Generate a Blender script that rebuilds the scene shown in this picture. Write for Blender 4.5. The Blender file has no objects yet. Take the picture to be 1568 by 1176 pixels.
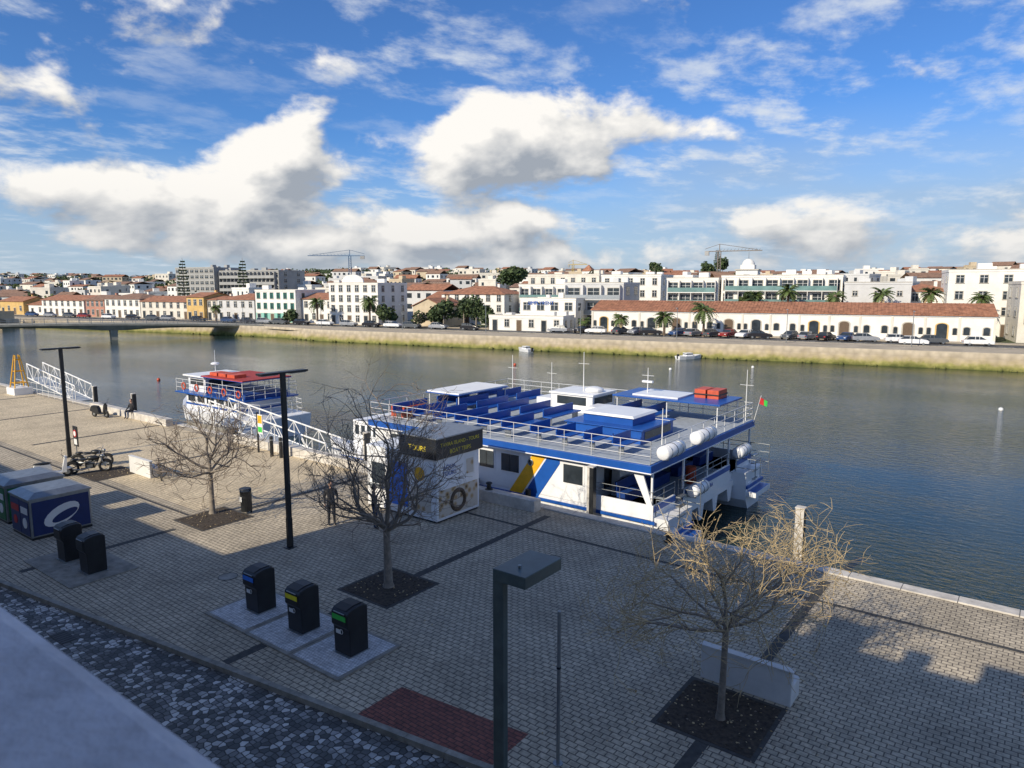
import bpy, math, random
from mathutils import Vector, Matrix, Euler
R=random.Random(7)
scene=bpy.context.scene; COL=scene.collection
pi=math.pi
# ------------------------------------------------------------------ materials
MC={}
def _new(name):
    m=bpy.data.materials.new(name); m.use_nodes=True
    nt=m.node_tree; bs=nt.nodes['Principled BSDF']
    return m,nt,bs
def mat(name,c,rough=.6,metal=0.,var=.12,sc=4.,bump=0.,bsc=None,pos=False,alpha=None):
    if name in MC: return MC[name]
    m,nt,bs=_new(name); N=nt.nodes; L=nt.links
    if pos:
        g=N.new('ShaderNodeNewGeometry'); co=g.outputs['Position']
    else:
        g=N.new('ShaderNodeTexCoord'); co=g.outputs['Object']
    n=N.new('ShaderNodeTexNoise'); n.inputs['Scale'].default_value=sc; n.inputs['Detail'].default_value=4; n.inputs['Roughness'].default_value=.65
    L.new(co,n.inputs['Vector'])
    mr=N.new('ShaderNodeMapRange'); mr.inputs[1].default_value=.32; mr.inputs[2].default_value=.68
    L.new(n.outputs['Fac'],mr.inputs[0])
    mx=N.new('ShaderNodeMix'); mx.data_type='RGBA'
    lo=[max(0,x*(1-var)) for x in c]+[1]; hi=[min(1,x*(1+var)) for x in c]+[1]
    mx.inputs[6].default_value=lo; mx.inputs[7].default_value=hi
    L.new(mr.outputs[0],mx.inputs[0]); L.new(mx.outputs[2],bs.inputs['Base Color'])
    bs.inputs['Roughness'].default_value=rough; bs.inputs['Metallic'].default_value=metal
    if bump:
        b=N.new('ShaderNodeBump'); b.inputs['Strength'].default_value=bump; b.inputs['Distance'].default_value=.02
        n2=N.new('ShaderNodeTexNoise'); n2.inputs['Scale'].default_value=bsc or sc*6; n2.inputs['Detail'].default_value=3
        L.new(co,n2.inputs['Vector']); L.new(n2.outputs['Fac'],b.inputs['Height']); L.new(b.outputs[0],bs.inputs['Normal'])
    if alpha is not None: bs.inputs['Alpha'].default_value=alpha
    MC[name]=m; return m
def brickmat(name,c1,c2,cm,bw,rh,ms,rough=.8,rot=0,var=.25,bump=.35,off=.5,nsc=.35,tint=None):
    m,nt,bs=_new(name); N=nt.nodes; L=nt.links
    g=N.new('ShaderNodeNewGeometry')
    mp=N.new('ShaderNodeMapping'); mp.inputs['Rotation'].default_value=(0,0,rot); L.new(g.outputs['Position'],mp.inputs['Vector'])
    wn=N.new('ShaderNodeTexNoise'); wn.inputs['Scale'].default_value=1.3; wn.inputs['Detail'].default_value=2; L.new(mp.outputs[0],wn.inputs['Vector'])
    wa=N.new('ShaderNodeVectorMath'); wa.operation='MULTIPLY_ADD'; L.new(wn.outputs['Color'],wa.inputs[0]); wa.inputs[1].default_value=(.06,.06,0); L.new(mp.outputs[0],wa.inputs[2])
    br=N.new('ShaderNodeTexBrick'); br.offset=off; L.new(wa.outputs[0],br.inputs['Vector'])
    br.inputs['Color1'].default_value=(*c1,1); br.inputs['Color2'].default_value=(*c2,1); br.inputs['Mortar'].default_value=(*cm,1)
    br.inputs['Scale'].default_value=1; br.inputs['Mortar Size'].default_value=ms; br.inputs['Mortar Smooth'].default_value=.3
    br.inputs['Bias'].default_value=0; br.inputs['Brick Width'].default_value=bw; br.inputs['Row Height'].default_value=rh
    n=N.new('ShaderNodeTexNoise'); n.inputs['Scale'].default_value=nsc; n.inputs['Detail'].default_value=6; n.inputs['Roughness'].default_value=.7; L.new(g.outputs['Position'],n.inputs['Vector'])
    mr=N.new('ShaderNodeMapRange'); mr.inputs[1].default_value=.3; mr.inputs[2].default_value=.7; mr.inputs[3].default_value=1-var; mr.inputs[4].default_value=1+var; L.new(n.outputs['Fac'],mr.inputs[0])
    n3=N.new('ShaderNodeTexNoise'); n3.inputs['Scale'].default_value=9; n3.inputs['Detail'].default_value=3; L.new(g.outputs['Position'],n3.inputs['Vector'])
    mr3=N.new('ShaderNodeMapRange'); mr3.inputs[1].default_value=.3; mr3.inputs[2].default_value=.7; mr3.inputs[3].default_value=.75; mr3.inputs[4].default_value=1.25; L.new(n3.outputs['Fac'],mr3.inputs[0])
    mu=N.new('ShaderNodeMath'); mu.operation='MULTIPLY'; L.new(mr.outputs[0],mu.inputs[0]); L.new(mr3.outputs[0],mu.inputs[1])
    vm=N.new('ShaderNodeVectorMath'); vm.operation='SCALE'; L.new(br.outputs['Color'],vm.inputs[0]); L.new(mu.outputs[0],vm.inputs['Scale'])
    L.new(vm.outputs[0],bs.inputs['Base Color']); bs.inputs['Roughness'].default_value=rough
    b=N.new('ShaderNodeBump'); b.invert=True; b.inputs['Strength'].default_value=bump; b.inputs['Distance'].default_value=.02
    L.new(br.outputs['Fac'],b.inputs['Height']); L.new(b.outputs[0],bs.inputs['Normal'])
    return m
def road_mat():
    m,nt,bs=_new('cobble_road'); N=nt.nodes; L=nt.links
    g=N.new('ShaderNodeNewGeometry')
    vs=[]
    for f in ('F1','DISTANCE_TO_EDGE'):
        v=N.new('ShaderNodeTexVoronoi'); v.feature=f; v.inputs['Scale'].default_value=6.6; v.inputs['Randomness'].default_value=.62; L.new(g.outputs['Position'],v.inputs['Vector']); v.voronoi_dimensions='2D'; vs.append(v)
    s=N.new('ShaderNodeSeparateColor'); L.new(vs[0].outputs['Color'],s.inputs[0])
    n=N.new('ShaderNodeTexNoise'); n.inputs['Scale'].default_value=.45; n.inputs['Detail'].default_value=5; n.inputs['Roughness'].default_value=.7; L.new(g.outputs['Position'],n.inputs['Vector'])
    ad=N.new('ShaderNodeMath'); ad.operation='MULTIPLY_ADD'; L.new(n.outputs['Fac'],ad.inputs[0]); ad.inputs[1].default_value=1.6; ad.inputs[2].default_value=-.82
    a2=N.new('ShaderNodeMath'); a2.operation='ADD'; L.new(ad.outputs[0],a2.inputs[0]); L.new(s.outputs[0],a2.inputs[1])
    cr=N.new('ShaderNodeValToRGB'); e=cr.color_ramp.elements; e[0].position=.1; e[0].color=(.085,.088,.085,1); e[1].position=.95; e[1].color=(.62,.61,.58,1)
    x=e.new(.6); x.color=(.20,.20,.195,1); L.new(a2.outputs[0],cr.inputs[0])
    mr=N.new('ShaderNodeMapRange'); mr.inputs[1].default_value=.03; mr.inputs[2].default_value=.12; L.new(vs[1].outputs['Distance'],mr.inputs[0])
    mx=N.new('ShaderNodeMix'); mx.data_type='RGBA'; mx.inputs[6].default_value=(.045,.043,.038,1); L.new(cr.outputs[0],mx.inputs[7]); L.new(mr.outputs[0],mx.inputs[0])
    L.new(mx.outputs[2],bs.inputs['Base Color']); bs.inputs['Roughness'].default_value=.7
    b=N.new('ShaderNodeBump'); b.inputs['Strength'].default_value=.7; b.inputs['Distance'].default_value=.02; L.new(mr.outputs[0],b.inputs['Height']); L.new(b.outputs[0],bs.inputs['Normal'])
    return m
ROADM=road_mat()
PAVE=brickmat('promenade_setts',(.50,.43,.315),(.40,.345,.255),(.12,.10,.08),.24,.16,.015,var=.28)
SUN_SAND=brickmat('sun_lightened_sandy_setts',(.66,.55,.37),(.56,.46,.31),(.26,.21,.14),.24,.16,.012,var=.22,bump=.2)  # sandy paving, its colour also lightened to brighten the sunlit stretch
REDM=brickmat('red_brick_paving',(.26,.085,.06),(.19,.065,.05),(.06,.035,.03),.22,.11,.012)
SLABM=brickmat('mosaic_paving',(.66,.65,.64),(.54,.54,.54),(.3,.3,.3),.09,.09,.008,bump=.2)
STRIPEM=mat('dark_basalt',(.06,.057,.052),.8,var=.3,sc=6)
KERBM=mat('kerb_stone',(.28,.26,.22),.8,var=.3,sc=3,bump=.3)
COPEM=mat('coping_stone',(.54,.51,.46),.75,var=.25,sc=2,bump=.3)
QUAYM=mat('quay_concrete',(.2,.19,.165),.9,var=.3,sc=1.5,bump=.4)
WHITE=mat('white_paint',(.78,.78,.76),.45,var=.06,sc=1.5)
WHITEW=mat('white_plaster',(.76,.74,.69),.85,var=.09,sc=.5,bump=.1)
WHITEW2=mat('cream_plaster',(.66,.62,.54),.85,var=.11,sc=.5)
WHITEG=mat('grey_white_plaster',(.58,.58,.57),.85,var=.08,sc=.5)
YELP=mat('ochre_plaster',(.60,.40,.15),.85,var=.15,sc=.6)
PINKP=mat('pink_plaster',(.45,.22,.16),.85,var=.12,sc=.6)
BEIGEP=mat('beige_plaster',(.52,.43,.30),.85,var=.12,sc=.6)
GREYB=mat('grey_concrete',(.34,.34,.33),.85,var=.12,sc=.3)
TERRA=mat('terracotta_tiles',(.33,.15,.085),.85,var=.4,sc=1.2,bump=.5,bsc=5)
TERRA2=mat('old_terracotta',(.25,.15,.10),.85,var=.35,sc=1.2)
GLASS=mat('window_glass',(.035,.045,.055),.12,var=.4,sc=.6)
GGLASS=mat('balcony_glass',(.16,.27,.26),.12,var=.25,sc=.4)
GREENP=mat('green_shutter',(.03,.22,.16),.5)
TRIMG=mat('stone_trim',(.45,.42,.36),.8)
DOORM=mat('door_wood',(.12,.08,.05),.7)
BLACK=mat('black_metal',(.018,.02,.022),.4,var=.3,sc=3)
BINM=mat('black_bin_plastic',(.014,.016,.019),.42,var=.4,sc=2,bump=.1)
STEEL=mat('galvanised_steel',(.34,.36,.37),.4,.8,var=.15)
LAMPG=mat('green_grey_paint',(.085,.115,.115),.38,.3,var=.15,sc=6)
BLUE=mat('boat_blue',(.012,.085,.36),.35,var=.15,sc=1)
BLUE2=mat('seat_blue',(.01,.05,.23),.5,var=.2,sc=2)
YEL=mat('boat_yellow',(.8,.42,.02),.4)
DECKG=mat('deck_grey',(.36,.40,.44),.7,var=.15)
BOATW=mat('boat_white',(.80,.81,.82),.3,var=.06,sc=.8)
RAILM=mat('rail_paint',(.6,.61,.62),.4)
ORANGE=mat('orange_buoy',(.55,.09,.04),.5,var=.2)
REDC=mat('red_canvas',(.36,.045,.035),.7,var=.2)
RUBBER=mat('tyre_rubber',(.02,.02,.02),.8)
ROPE=mat('mooring_rope',(.4,.36,.28),.9)
SOIL=mat('dark_soil',(.055,.042,.03),.95,var=.6,sc=9,bump=.8,bsc=30)
BARK=mat('tree_bark',(.25,.215,.175),.85,var=.3,sc=8,bump=.4)
TWIG=mat('brown_twigs',(.25,.20,.155),.85,var=.3,sc=4)
TWIGY=mat('tan_twigs',(.50,.39,.22),.8,var=.35,sc=4)
LEAFY=mat('dry_leaves',(.42,.29,.12),.75,var=.4,sc=4)
LEAFD=mat('foliage_dark',(.035,.06,.02),.7,var=.5,sc=1)
LEAFM=mat('foliage_mid',(.07,.10,.03),.7,var=.45,sc=1)
LEAFP=mat('palm_green',(.09,.13,.035),.6,var=.4,sc=1)
PALMT=mat('palm_trunk',(.15,.11,.08),.9,var=.35,sc=5)
CONE=mat('bench_concrete',(.66,.66,.64),.75,var=.08,sc=2,bump=.15)
SKIN=mat('skin',(.45,.27,.19),.6,var=.05)
HAIR=mat('dark_hair',(.02,.015,.01),.6)
JEANS=mat('denim',(.035,.06,.12),.85)
JACKET=mat('black_jacket',(.018,.018,.022),.8)
SHOE=mat('shoe',(.03,.03,.03),.6)
def terrain_mat():
    m,nt,bs=_new('terrain_ground'); N=nt.nodes;L=nt.links
    g=N.new('ShaderNodeNewGeometry')
    n=N.new('ShaderNodeTexNoise'); n.inputs['Scale'].default_value=.02; n.inputs['Detail'].default_value=10; L.new(g.outputs['Position'],n.inputs['Vector'])
    cr=N.new('ShaderNodeValToRGB'); e=cr.color_ramp.elements; e[0].position=.35; e[0].color=(.035,.055,.02,1); e[1].position=.65; e[1].color=(.17,.15,.08,1)
    x=cr.color_ramp.elements.new(.5); x.color=(.07,.09,.035,1)
    L.new(n.outputs['Fac'],cr.inputs[0]); L.new(cr.outputs[0],bs.inputs['Base Color']); bs.inputs['Roughness'].default_value=1
    return m
TERR=terrain_mat()
FARPAVE=mat('far_promenade',(.42,.36,.27),.9,var=.2,sc=.3,pos=True)
ASPH=mat('asphalt',(.08,.08,.08),.9,var=.2,sc=.5,pos=True)
def wall_mat():
    m,nt,bs=_new('river_wall_stone'); N=nt.nodes;L=nt.links
    g=N.new('ShaderNodeNewGeometry'); s=N.new('ShaderNodeSeparateXYZ'); L.new(g.outputs['Position'],s.inputs[0])
    n=N.new('ShaderNodeTexNoise'); n.inputs['Scale'].default_value=.5; n.inputs['Detail'].default_value=8; n.inputs['Roughness'].default_value=.75; L.new(g.outputs['Position'],n.inputs['Vector'])
    ma=N.new('ShaderNodeMath'); ma.operation='MULTIPLY_ADD'; L.new(n.outputs['Fac'],ma.inputs[0]); ma.inputs[1].default_value=2.2; L.new(s.outputs['Z'],ma.inputs[2])
    cr=N.new('ShaderNodeValToRGB'); e=cr.color_ramp.elements
    mr=N.new('ShaderNodeMapRange'); mr.inputs[1].default_value=-1.2; mr.inputs[2].default_value=1.5; L.new(ma.outputs[0],mr.inputs[0])
    e[0].position=.0; e[0].color=(.045,.06,.015,1); e[1].position=1; e[1].color=(.52,.45,.34,1)
    for p_,c in ((.2,(.12,.13,.03,1)),(.38,(.28,.26,.085,1)),(.52,(.40,.33,.19,1)),(.75,(.44,.37,.27,1))):
        x=e.new(p_); x.color=c
    L.new(mr.outputs[0],cr.inputs[0])
    vr=N.new('ShaderNodeTexVoronoi'); vr.inputs['Scale'].default_value=1.1; L.new(g.outputs['Position'],vr.inputs['Vector'])
    hs=N.new('ShaderNodeMapRange'); L.new(vr.outputs['Distance'],hs.inputs[0]); hs.inputs[3].default_value=1.15; hs.inputs[4].default_value=.7
    vm=N.new('ShaderNodeVectorMath'); vm.operation='SCALE'; L.new(cr.outputs[0],vm.inputs[0]); L.new(hs.outputs[0],vm.inputs['Scale'])
    L.new(vm.outputs[0],bs.inputs['Base Color']); bs.inputs['Roughness'].default_value=.95
    return m
RWALL=wall_mat()
def water_mat():
    m,nt,bs=_new('river_water'); N=nt.nodes;L=nt.links
    g=N.new('ShaderNodeNewGeometry')
    mp=N.new('ShaderNodeMapping'); mp.inputs['Rotation'].default_value=(0,0,math.radians(-30)); mp.inputs['Scale'].default_value=(.6,1.4,1); L.new(g.outputs['Position'],mp.inputs['Vector'])
    n=N.new('ShaderNodeTexNoise'); n.inputs['Scale'].default_value=2.6; n.inputs['Detail'].default_value=4; n.inputs['Roughness'].default_value=.6; n.inputs['Distortion'].default_value=.4; L.new(mp.outputs[0],n.inputs['Vector'])
    n2=N.new('ShaderNodeTexNoise'); n2.inputs['Scale'].default_value=.03; n2.inputs['Detail'].default_value=4; L.new(mp.outputs[0],n2.inputs['Vector'])
    mr=N.new('ShaderNodeMapRange'); mr.inputs[1].default_value=.38; mr.inputs[2].default_value=.62; mr.inputs[3].default_value=.25; mr.inputs[4].default_value=1.0; L.new(n2.outputs['Fac'],mr.inputs[0])
    b=N.new('ShaderNodeBump'); b.inputs['Distance'].default_value=.09; L.new(mr.outputs[0],b.inputs['Strength']); L.new(n.outputs['Fac'],b.inputs['Height']); L.new(b.outputs[0],bs.inputs['Normal'])
    bs.inputs['Base Color'].default_value=(.016,.034,.030,1); bs.inputs['Roughness'].default_value=.06; bs.inputs['IOR'].default_value=1.33; bs.inputs['Specular IOR Level'].default_value=.42
    return m
WATER=water_mat()
def picture_mat():
    m,nt,bs=_new('kiosk_picture'); N=nt.nodes;L=nt.links
    g=N.new('ShaderNodeTexCoord'); v=N.new('ShaderNodeTexVoronoi'); v.inputs['Scale'].default_value=3.2; L.new(g.outputs['Object'],v.inputs['Vector'])
    cr=N.new('ShaderNodeValToRGB'); e=cr.color_ramp.elements; e[0].position=.08; e[0].color=(.10,.06,.03,1); e[1].position=.5; e[1].color=(.6,.54,.46,1); x=e.new(.25); x.color=(.45,.30,.14,1)
    L.new(v.outputs['Distance'],cr.inputs[0]); L.new(cr.outputs[0],bs.inputs['Base Color']); return m
PICM=picture_mat()
# ------------------------------------------------------------------ mesh builder
def root(name,loc=(0,0,0),rz=0):
    o=bpy.data.objects.new(name,None); o.empty_display_size=.3; COL.objects.link(o); o.location=loc; o.rotation_euler=(0,0,rz); return o
class B:
    def __init__(s): s.v=[];s.f=[];s.m=[];s.sm=[];s.mats=[]
    def mi(s,m):
        if m not in s.mats: s.mats.append(m)
        return s.mats.index(m)
    def add(s,vs,fs,m,sm=False,M=None):
        o=len(s.v)
        if M is not None: vs=[M@Vector(v) for v in vs]
        s.v.extend([tuple(v) for v in vs]); k=s.mi(m)
        for f in fs: s.f.append(tuple(i+o for i in f)); s.m.append(k); s.sm.append(sm)
    def box(s,x0,x1,y0,y1,z0,z1,m,M=None):
        s.add([(x0,y0,z0),(x1,y0,z0),(x1,y1,z0),(x0,y1,z0),(x0,y0,z1),(x1,y0,z1),(x1,y1,z1),(x0,y1,z1)],
              [(0,3,2,1),(4,5,6,7),(0,1,5,4),(1,2,6,5),(2,3,7,6),(3,0,4,7)],m,False,M)
    def cyl(s,p0,p1,r0,r1,m,n=8,caps=True,sm=True,M=None):
        p0=Vector(p0);p1=Vector(p1); d=(p1-p0)
        if d.length<1e-6: return
        d.normalize(); a=d.orthogonal().normalized(); b=d.cross(a)
        vs=[];fs=[]
        for p,r in ((p0,r0),(p1,r1)):
            for i in range(n):
                t=2*pi*i/n; vs.append(p+a*(r*math.cos(t))+b*(r*math.sin(t)))
        for i in range(n):
            j=(i+1)%n; fs.append((i,j,n+j,n+i))
        s.add(vs,fs,m,sm,M)
        if caps: s.add(vs,[tuple(range(n-1,-1,-1)),tuple(range(n,2*n))],m,False,M)
    def tube(s,pts,rs,m,n=6,sm=True,caps=False,M=None):
        pts=[Vector(p) for p in pts]
        if not hasattr(rs,'__len__'): rs=[rs]*len(pts)
        vs=[];fs=[];a=None
        for k,p in enumerate(pts):
            d=(pts[min(k+1,len(pts)-1)]-pts[max(k-1,0)])
            if d.length<1e-7: d=Vector((0,0,1))
            d.normalize()
            if a is None: a=d.orthogonal().normalized()
            else:
                a=(a-d*a.dot(d))
                a=a.normalized() if a.length>1e-5 else d.orthogonal().normalized()
            b=d.cross(a)
            for i in range(n):
                t=2*pi*i/n; vs.append(p+a*(rs[k]*math.cos(t))+b*(rs[k]*math.sin(t)))
        for k in range(len(pts)-1):
            for i in range(n):
                j=(i+1)%n; fs.append((k*n+i,k*n+j,(k+1)*n+j,(k+1)*n+i))
        if caps: fs+= [tuple(range(n-1,-1,-1)),tuple(range((len(pts)-1)*n,len(pts)*n))]
        s.add(vs,fs,m,sm,M)
    def prism(s,poly,a0,a1,m,ax='y',M=None):
        n=len(poly)
        def mk(p,a):
            return {'y':(p[0],a,p[1]),'x':(a,p[0],p[1]),'z':(p[0],p[1],a)}[ax]
        vs=[mk(p,a0) for p in poly]+[mk(p,a1) for p in poly]
        fs=[tuple(range(n)),tuple(range(2*n-1,n-1,-1))]+[(i,n+i,n+(i+1)%n,(i+1)%n) for i in range(n)]
        s.add(vs,fs,m,False,M)
    def loft(s,rings,m,sm=True,caps=True,closed=True,M=None):
        n=len(rings[0]); vs=[p for r in rings for p in r]; fs=[]
        for k in range(len(rings)-1):
            for i in range(n if closed else n-1):
                j=(i+1)%n; fs.append((k*n+i,k*n+j,(k+1)*n+j,(k+1)*n+i))
        if caps: fs+=[tuple(range(n-1,-1,-1)),tuple(range((len(rings)-1)*n,len(rings)*n))]
        s.add(vs,fs,m,sm,M)
    def ell(s,c,r,m,n=10,k=7,M=None):
        rings=[]
        for i in range(k+1):
            t=pi*(i+.02)/(k+.04)
            rings.append([(c[0]+r[0]*math.sin(t)*math.cos(2*pi*j/n),c[1]+r[1]*math.sin(t)*math.sin(2*pi*j/n),c[2]-r[2]*math.cos(t)) for j in range(n)])
        s.loft(rings,m,True,True,True,M)
    def torus(s,c,axis,Rr,r,m,n=20,k=6,M=None):
        c=Vector(c);d=Vector(axis).normalized();a=d.orthogonal().normalized();b=d.cross(a);vs=[];fs=[]
        for i in range(n):
            t=2*pi*i/n; e=a*math.cos(t)+b*math.sin(t)
            for j in range(k):
                q=2*pi*j/k; vs.append(c+e*(Rr+r*math.cos(q))+d*(r*math.sin(q)))
        for i in range(n):
            for j in range(k):
                fs.append((i*k+j,((i+1)%n)*k+j,((i+1)%n)*k+(j+1)%k,i*k+(j+1)%k))
        s.add(vs,fs,m,True,M)
    def obj(s,name,parent=None,world=True,bevel=0):
        if not s.v: return None
        me=bpy.data.meshes.new(name)
        vs=s.v
        if parent is not None and world:
            l=parent.location; vs=[(v[0]-l[0],v[1]-l[1],v[2]-l[2]) for v in vs]
        me.from_pydata(vs,[],s.f)
        for m in s.mats: me.materials.append(m)
        me.polygons.foreach_set('material_index',s.m); me.polygons.foreach_set('use_smooth',s.sm)
        me.update()
        o=bpy.data.objects.new(name,me); COL.objects.link(o)
        if parent is not None: o.parent=parent
        if bevel:
            bv=o.modifiers.new('bevel','BEVEL'); bv.width=bevel; bv.segments=2; bv.limit_method='ANGLE'
        return o
def text(name,body,loc,rot,size,m,parent,ext=.004):
    c=bpy.data.curves.new(name,'FONT'); c.body=body; c.size=size; c.extrude=ext; c.materials.append(m); c.align_x='CENTER'
    o=bpy.data.objects.new(name,c); COL.objects.link(o); o.parent=parent; o.location=loc; o.rotation_euler=rot; return o
# ------------------------------------------------------------------ near ground
def ky(x): return max(10.9+.14*x,2.2)
XS=[-400,-200,-120,-90]+list(range(-62,62,4))+[100,200,400]
b=B()
vs=[];fs=[]
for x in XS: vs+=[(x,ky(x)+.15,0),(x,23.85,0)]
for i in range(len(XS)-1): fs.append((2*i,2*i+2,2*i+3,2*i+1))
b.add(vs,fs,PAVE); b.obj('promenade_pavement')
b=B(); b.add([(-120,14.9,.004),(-27.8,14.9,.004),(-27.8,23.2,.004),(-120,23.84,.004)],[(0,1,2,3)],SUN_SAND); b.obj('sun_lightened_sandy_promenade')  # sheet follows the sunlit area: sand tone plus painted-in sun brightness
b=B(); vs=[];fs=[]
for x in XS: vs+=[(x,ky(x)-3.9,-.12),(x,ky(x),-.12)]
for i in range(len(XS)-1): fs.append((2*i,2*i+2,2*i+3,2*i+1))
b.add(vs,fs,ROADM); b.obj('cobbled_road')
b=B(); 
vs=[];fs=[]
for x in XS: vs+=[(x,-60,0.0),(x,ky(x)-4.05,0.0)]
for i in range(len(XS)-1): fs.append((2*i,2*i+2,2*i+3,2*i+1))
b.add(vs,fs,PAVE); b.obj('near_sidewalk')
b=B()
for i in range(len(XS)-1):
    x0,x1=XS[i],XS[i+1]
    n=max(1,int((x1-x0)/1.0)) if -62<=x0<60 else 1
    for k in range(n):
        a0=x0+(x1-x0)*k/n+.006; a1=x0+(x1-x0)*(k+1)/n-.006
        for o in (0,-4.05):
            y0,y1=ky(a0)+o,ky(a1)+o
            b.add([(a0,y0,-.2),(a1,y1,-.2),(a1,y1+.15,-.2),(a0,y0+.15,-.2),(a0,y0,.012),(a1,y1,.012),(a1,y1+.15,.012),(a0,y0+.15,.012)],
              [(0,3,2,1),(4,5,6,7),(0,1,5,4),(1,2,6,5),(2,3,7,6),(3,0,4,7)],KERBM)
b.obj('kerb')
b=B(); b.box(-400,400,23.95,24.28,-4,-.02,QUAYM); b.obj('quay_wall')
b=B(); x=-120
while x<60:
    b.box(x+.006,x+1.49,23.85,24.34,-.1,.05+R.uniform(-.004,.004),COPEM); x+=1.5
b.obj('quay_coping',bevel=.012)
b=B(); b.box(-400,-120,23.85,24.34,-.1,.05,COPEM); b.box(60,400,23.85,24.34,-.1,.05,COPEM); b.obj('quay_coping_far')
b=B()
for x0,x1 in ((-58,-46.5),(-38.5,-23.2),(-21.4,-16.4)):
    x=x0
    while x<x1-.1:
        e=min(x+1.6,x1); b.box(x+.004,e-.004,23.2,23.7,-.05,.48,COPEM); x=e
b.obj('low_stone_wall',bevel=.02)
b=B()
for x in (-68.5,-58,-47.3,-36.8,-26.3,-15.7,-5.0,5.6):
    b.box(x-.14,x+.14,15.6,23.18,-.05,.008,STRIPEM); b.box(x-.14,x+.14,max(ky(x)+.2,8),13.2,-.05,.004,STRIPEM)
b.box(-23.5,60,21.45,21.6,-.05,.0055,STRIPEM)
b.box(-60,-27.5,14.33,14.47,-.06,.0035,STRIPEM)
b.obj('paving_bands')
b=B(); vs=[(-11.4,ky(-11.4)+.16,.006),(-8,ky(-8)+.16,.006),(-8,11.15,.006),(-11.4,10.8,.006)]
b.add(vs,[(0,1,2,3)],REDM); b.obj('red_brick_crossing')
b=B(); b.box(-21,-20.2,6.9,7.3,-.2,-.113,STRIPEM)
for i in range(6): b.box(-20.95+i*.13,-20.88+i*.13,6.92,7.28,-.113,-.105,BLACK)
b.obj('drain_grate')
for x,y in ((-20.5,11.9),(-13.0,19.5),(-1.5,12.4)):
    b=B(); b.cyl((x,y,-.02),(x,y,.006),.3,.3,KERBM,20); b.torus((x,y,.004),(0,0,1),.3,.012,STRIPEM,20,4); b.obj('manhole_cover')
b=B()
for i in range(3):
    x=-18.6+i*1.95
    b.box(x,x+1.93,10.02,12.1,-.05,.05,KERBM); b.box(x+.1,x+1.83,10.12,12.0,.05,.056,SLABM)
b.obj('bin_platform')
b=B(); b.box(-27.2,-23.5,8.4,10.5,-.05,.04,KERBM); b.box(-27.1,-25.4,8.5,10.4,.04,.046,KERBM); b.box(-25.3,-23.6,8.5,10.4,.04,.046,KERBM); b.obj('bin_platform')
def pit(x,y):
    b=B(); w=1.12
    b.box(x-w,x+w,y-w,y+w,-.05,.009,STRIPEM); b.box(x-w+.1,x+w-.1,y-w+.1,y+w-.1,-.04,.016,SOIL)
    for i in range(110):
        a=R.uniform(-w+.12,w-.12);c=R.uniform(-w+.12,w-.12);r=R.uniform(.012,.035); b.ell((x+a,y+c,.018),(r,r,r*.6),SOIL if R.random()<.65 else TWIGY,5,3)
    b.obj('tree_pit')
for x,y in ((-15.8,14.5),(-26.3,14.8),(-5.05,14.2),(-37,15.4),(5.6,14.2)): pit(x,y)
b=B()
for i in range(420):
    cx,cy=R.choice(((-15.8,14.5),(-5.05,14.2),(-5.05,14.2),(-26.3,14.8))); x=cx+R.gauss(0,2.2);y=max(cy+R.gauss(0,1.7),ky(cx)+1); s=R.uniform(.015,.04); t=R.uniform(0,6.3)
    b.add([(x+s*math.cos(t),y+s*math.sin(t),.018),(x-s*.5*math.sin(t),y+s*.5*math.cos(t),.024),(x-s*math.cos(t),y-s*math.sin(t),.018),(x+s*.5*math.sin(t),y-s*.5*math.cos(t),.014)],[(0,1,2,3)],R.choice([LEAFY,TWIG,TWIGY]))
b.obj('fallen_leaves')
# ------------------------------------------------------------------ underground bins
def ubin(x,y,lab,rz=0,z=.05):
    r=root('litter_container',(x,y,z),rz); b=B()
    b.prism([(-.27,0),(-.29,.72),(-.35,.80),(-.35,1.13),(-.27,1.22),(-.05,1.27),(.2,1.27),(.31,1.2),(.31,.05),(.29,0)],-.31,.31,BINM,'x')
    b.obj('body',r,False,.02)
    b=B(); b.prism([(-.30,1.225),(-.07,1.29),(.2,1.29),(.30,1.22),(.30,1.205),(-.05,1.26)],-.2,.2,BLACK,'x')
    b.box(-.24,.24,-.362,-.352,.86,1.1,BLACK)
    if lab:
        b.box(-.25,.25,-.37,-.363,.96,1.09,lab); b.box(-.2,-.02,-.302,-.296,.55,.66,WHITE)
        b.torus((.0,-.30,.62),(0,1,0),.06,.01,WHITE,12,4)
    b.cyl((-.2,-.36,1.15),(.2,-.36,1.15),.015,.015,STEEL)
    b.box(-.33,.33,-.33,.33,0,.03,STEEL); b.obj('hood_and_label',r,False)
LB=mat('label_blue',(.03,.2,.75),.5);LY=mat('label_yellow',(.85,.72,.02),.5);LG=mat('label_green',(.05,.55,.08),.5)
for x,l in ((-17.55,LB),(-15.55,LY),(-13.6,LG)): ubin(x,11.15,l,0)
for x in (-26.1,-24.35): ubin(x,9.45,None,0,.046)
NAVY=mat('navy_panel',(.012,.03,.13),.4); GRN=mat('green_panel',(.02,.16,.06),.45); RED=mat('red_panel',(.5,.03,.03),.45)
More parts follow.
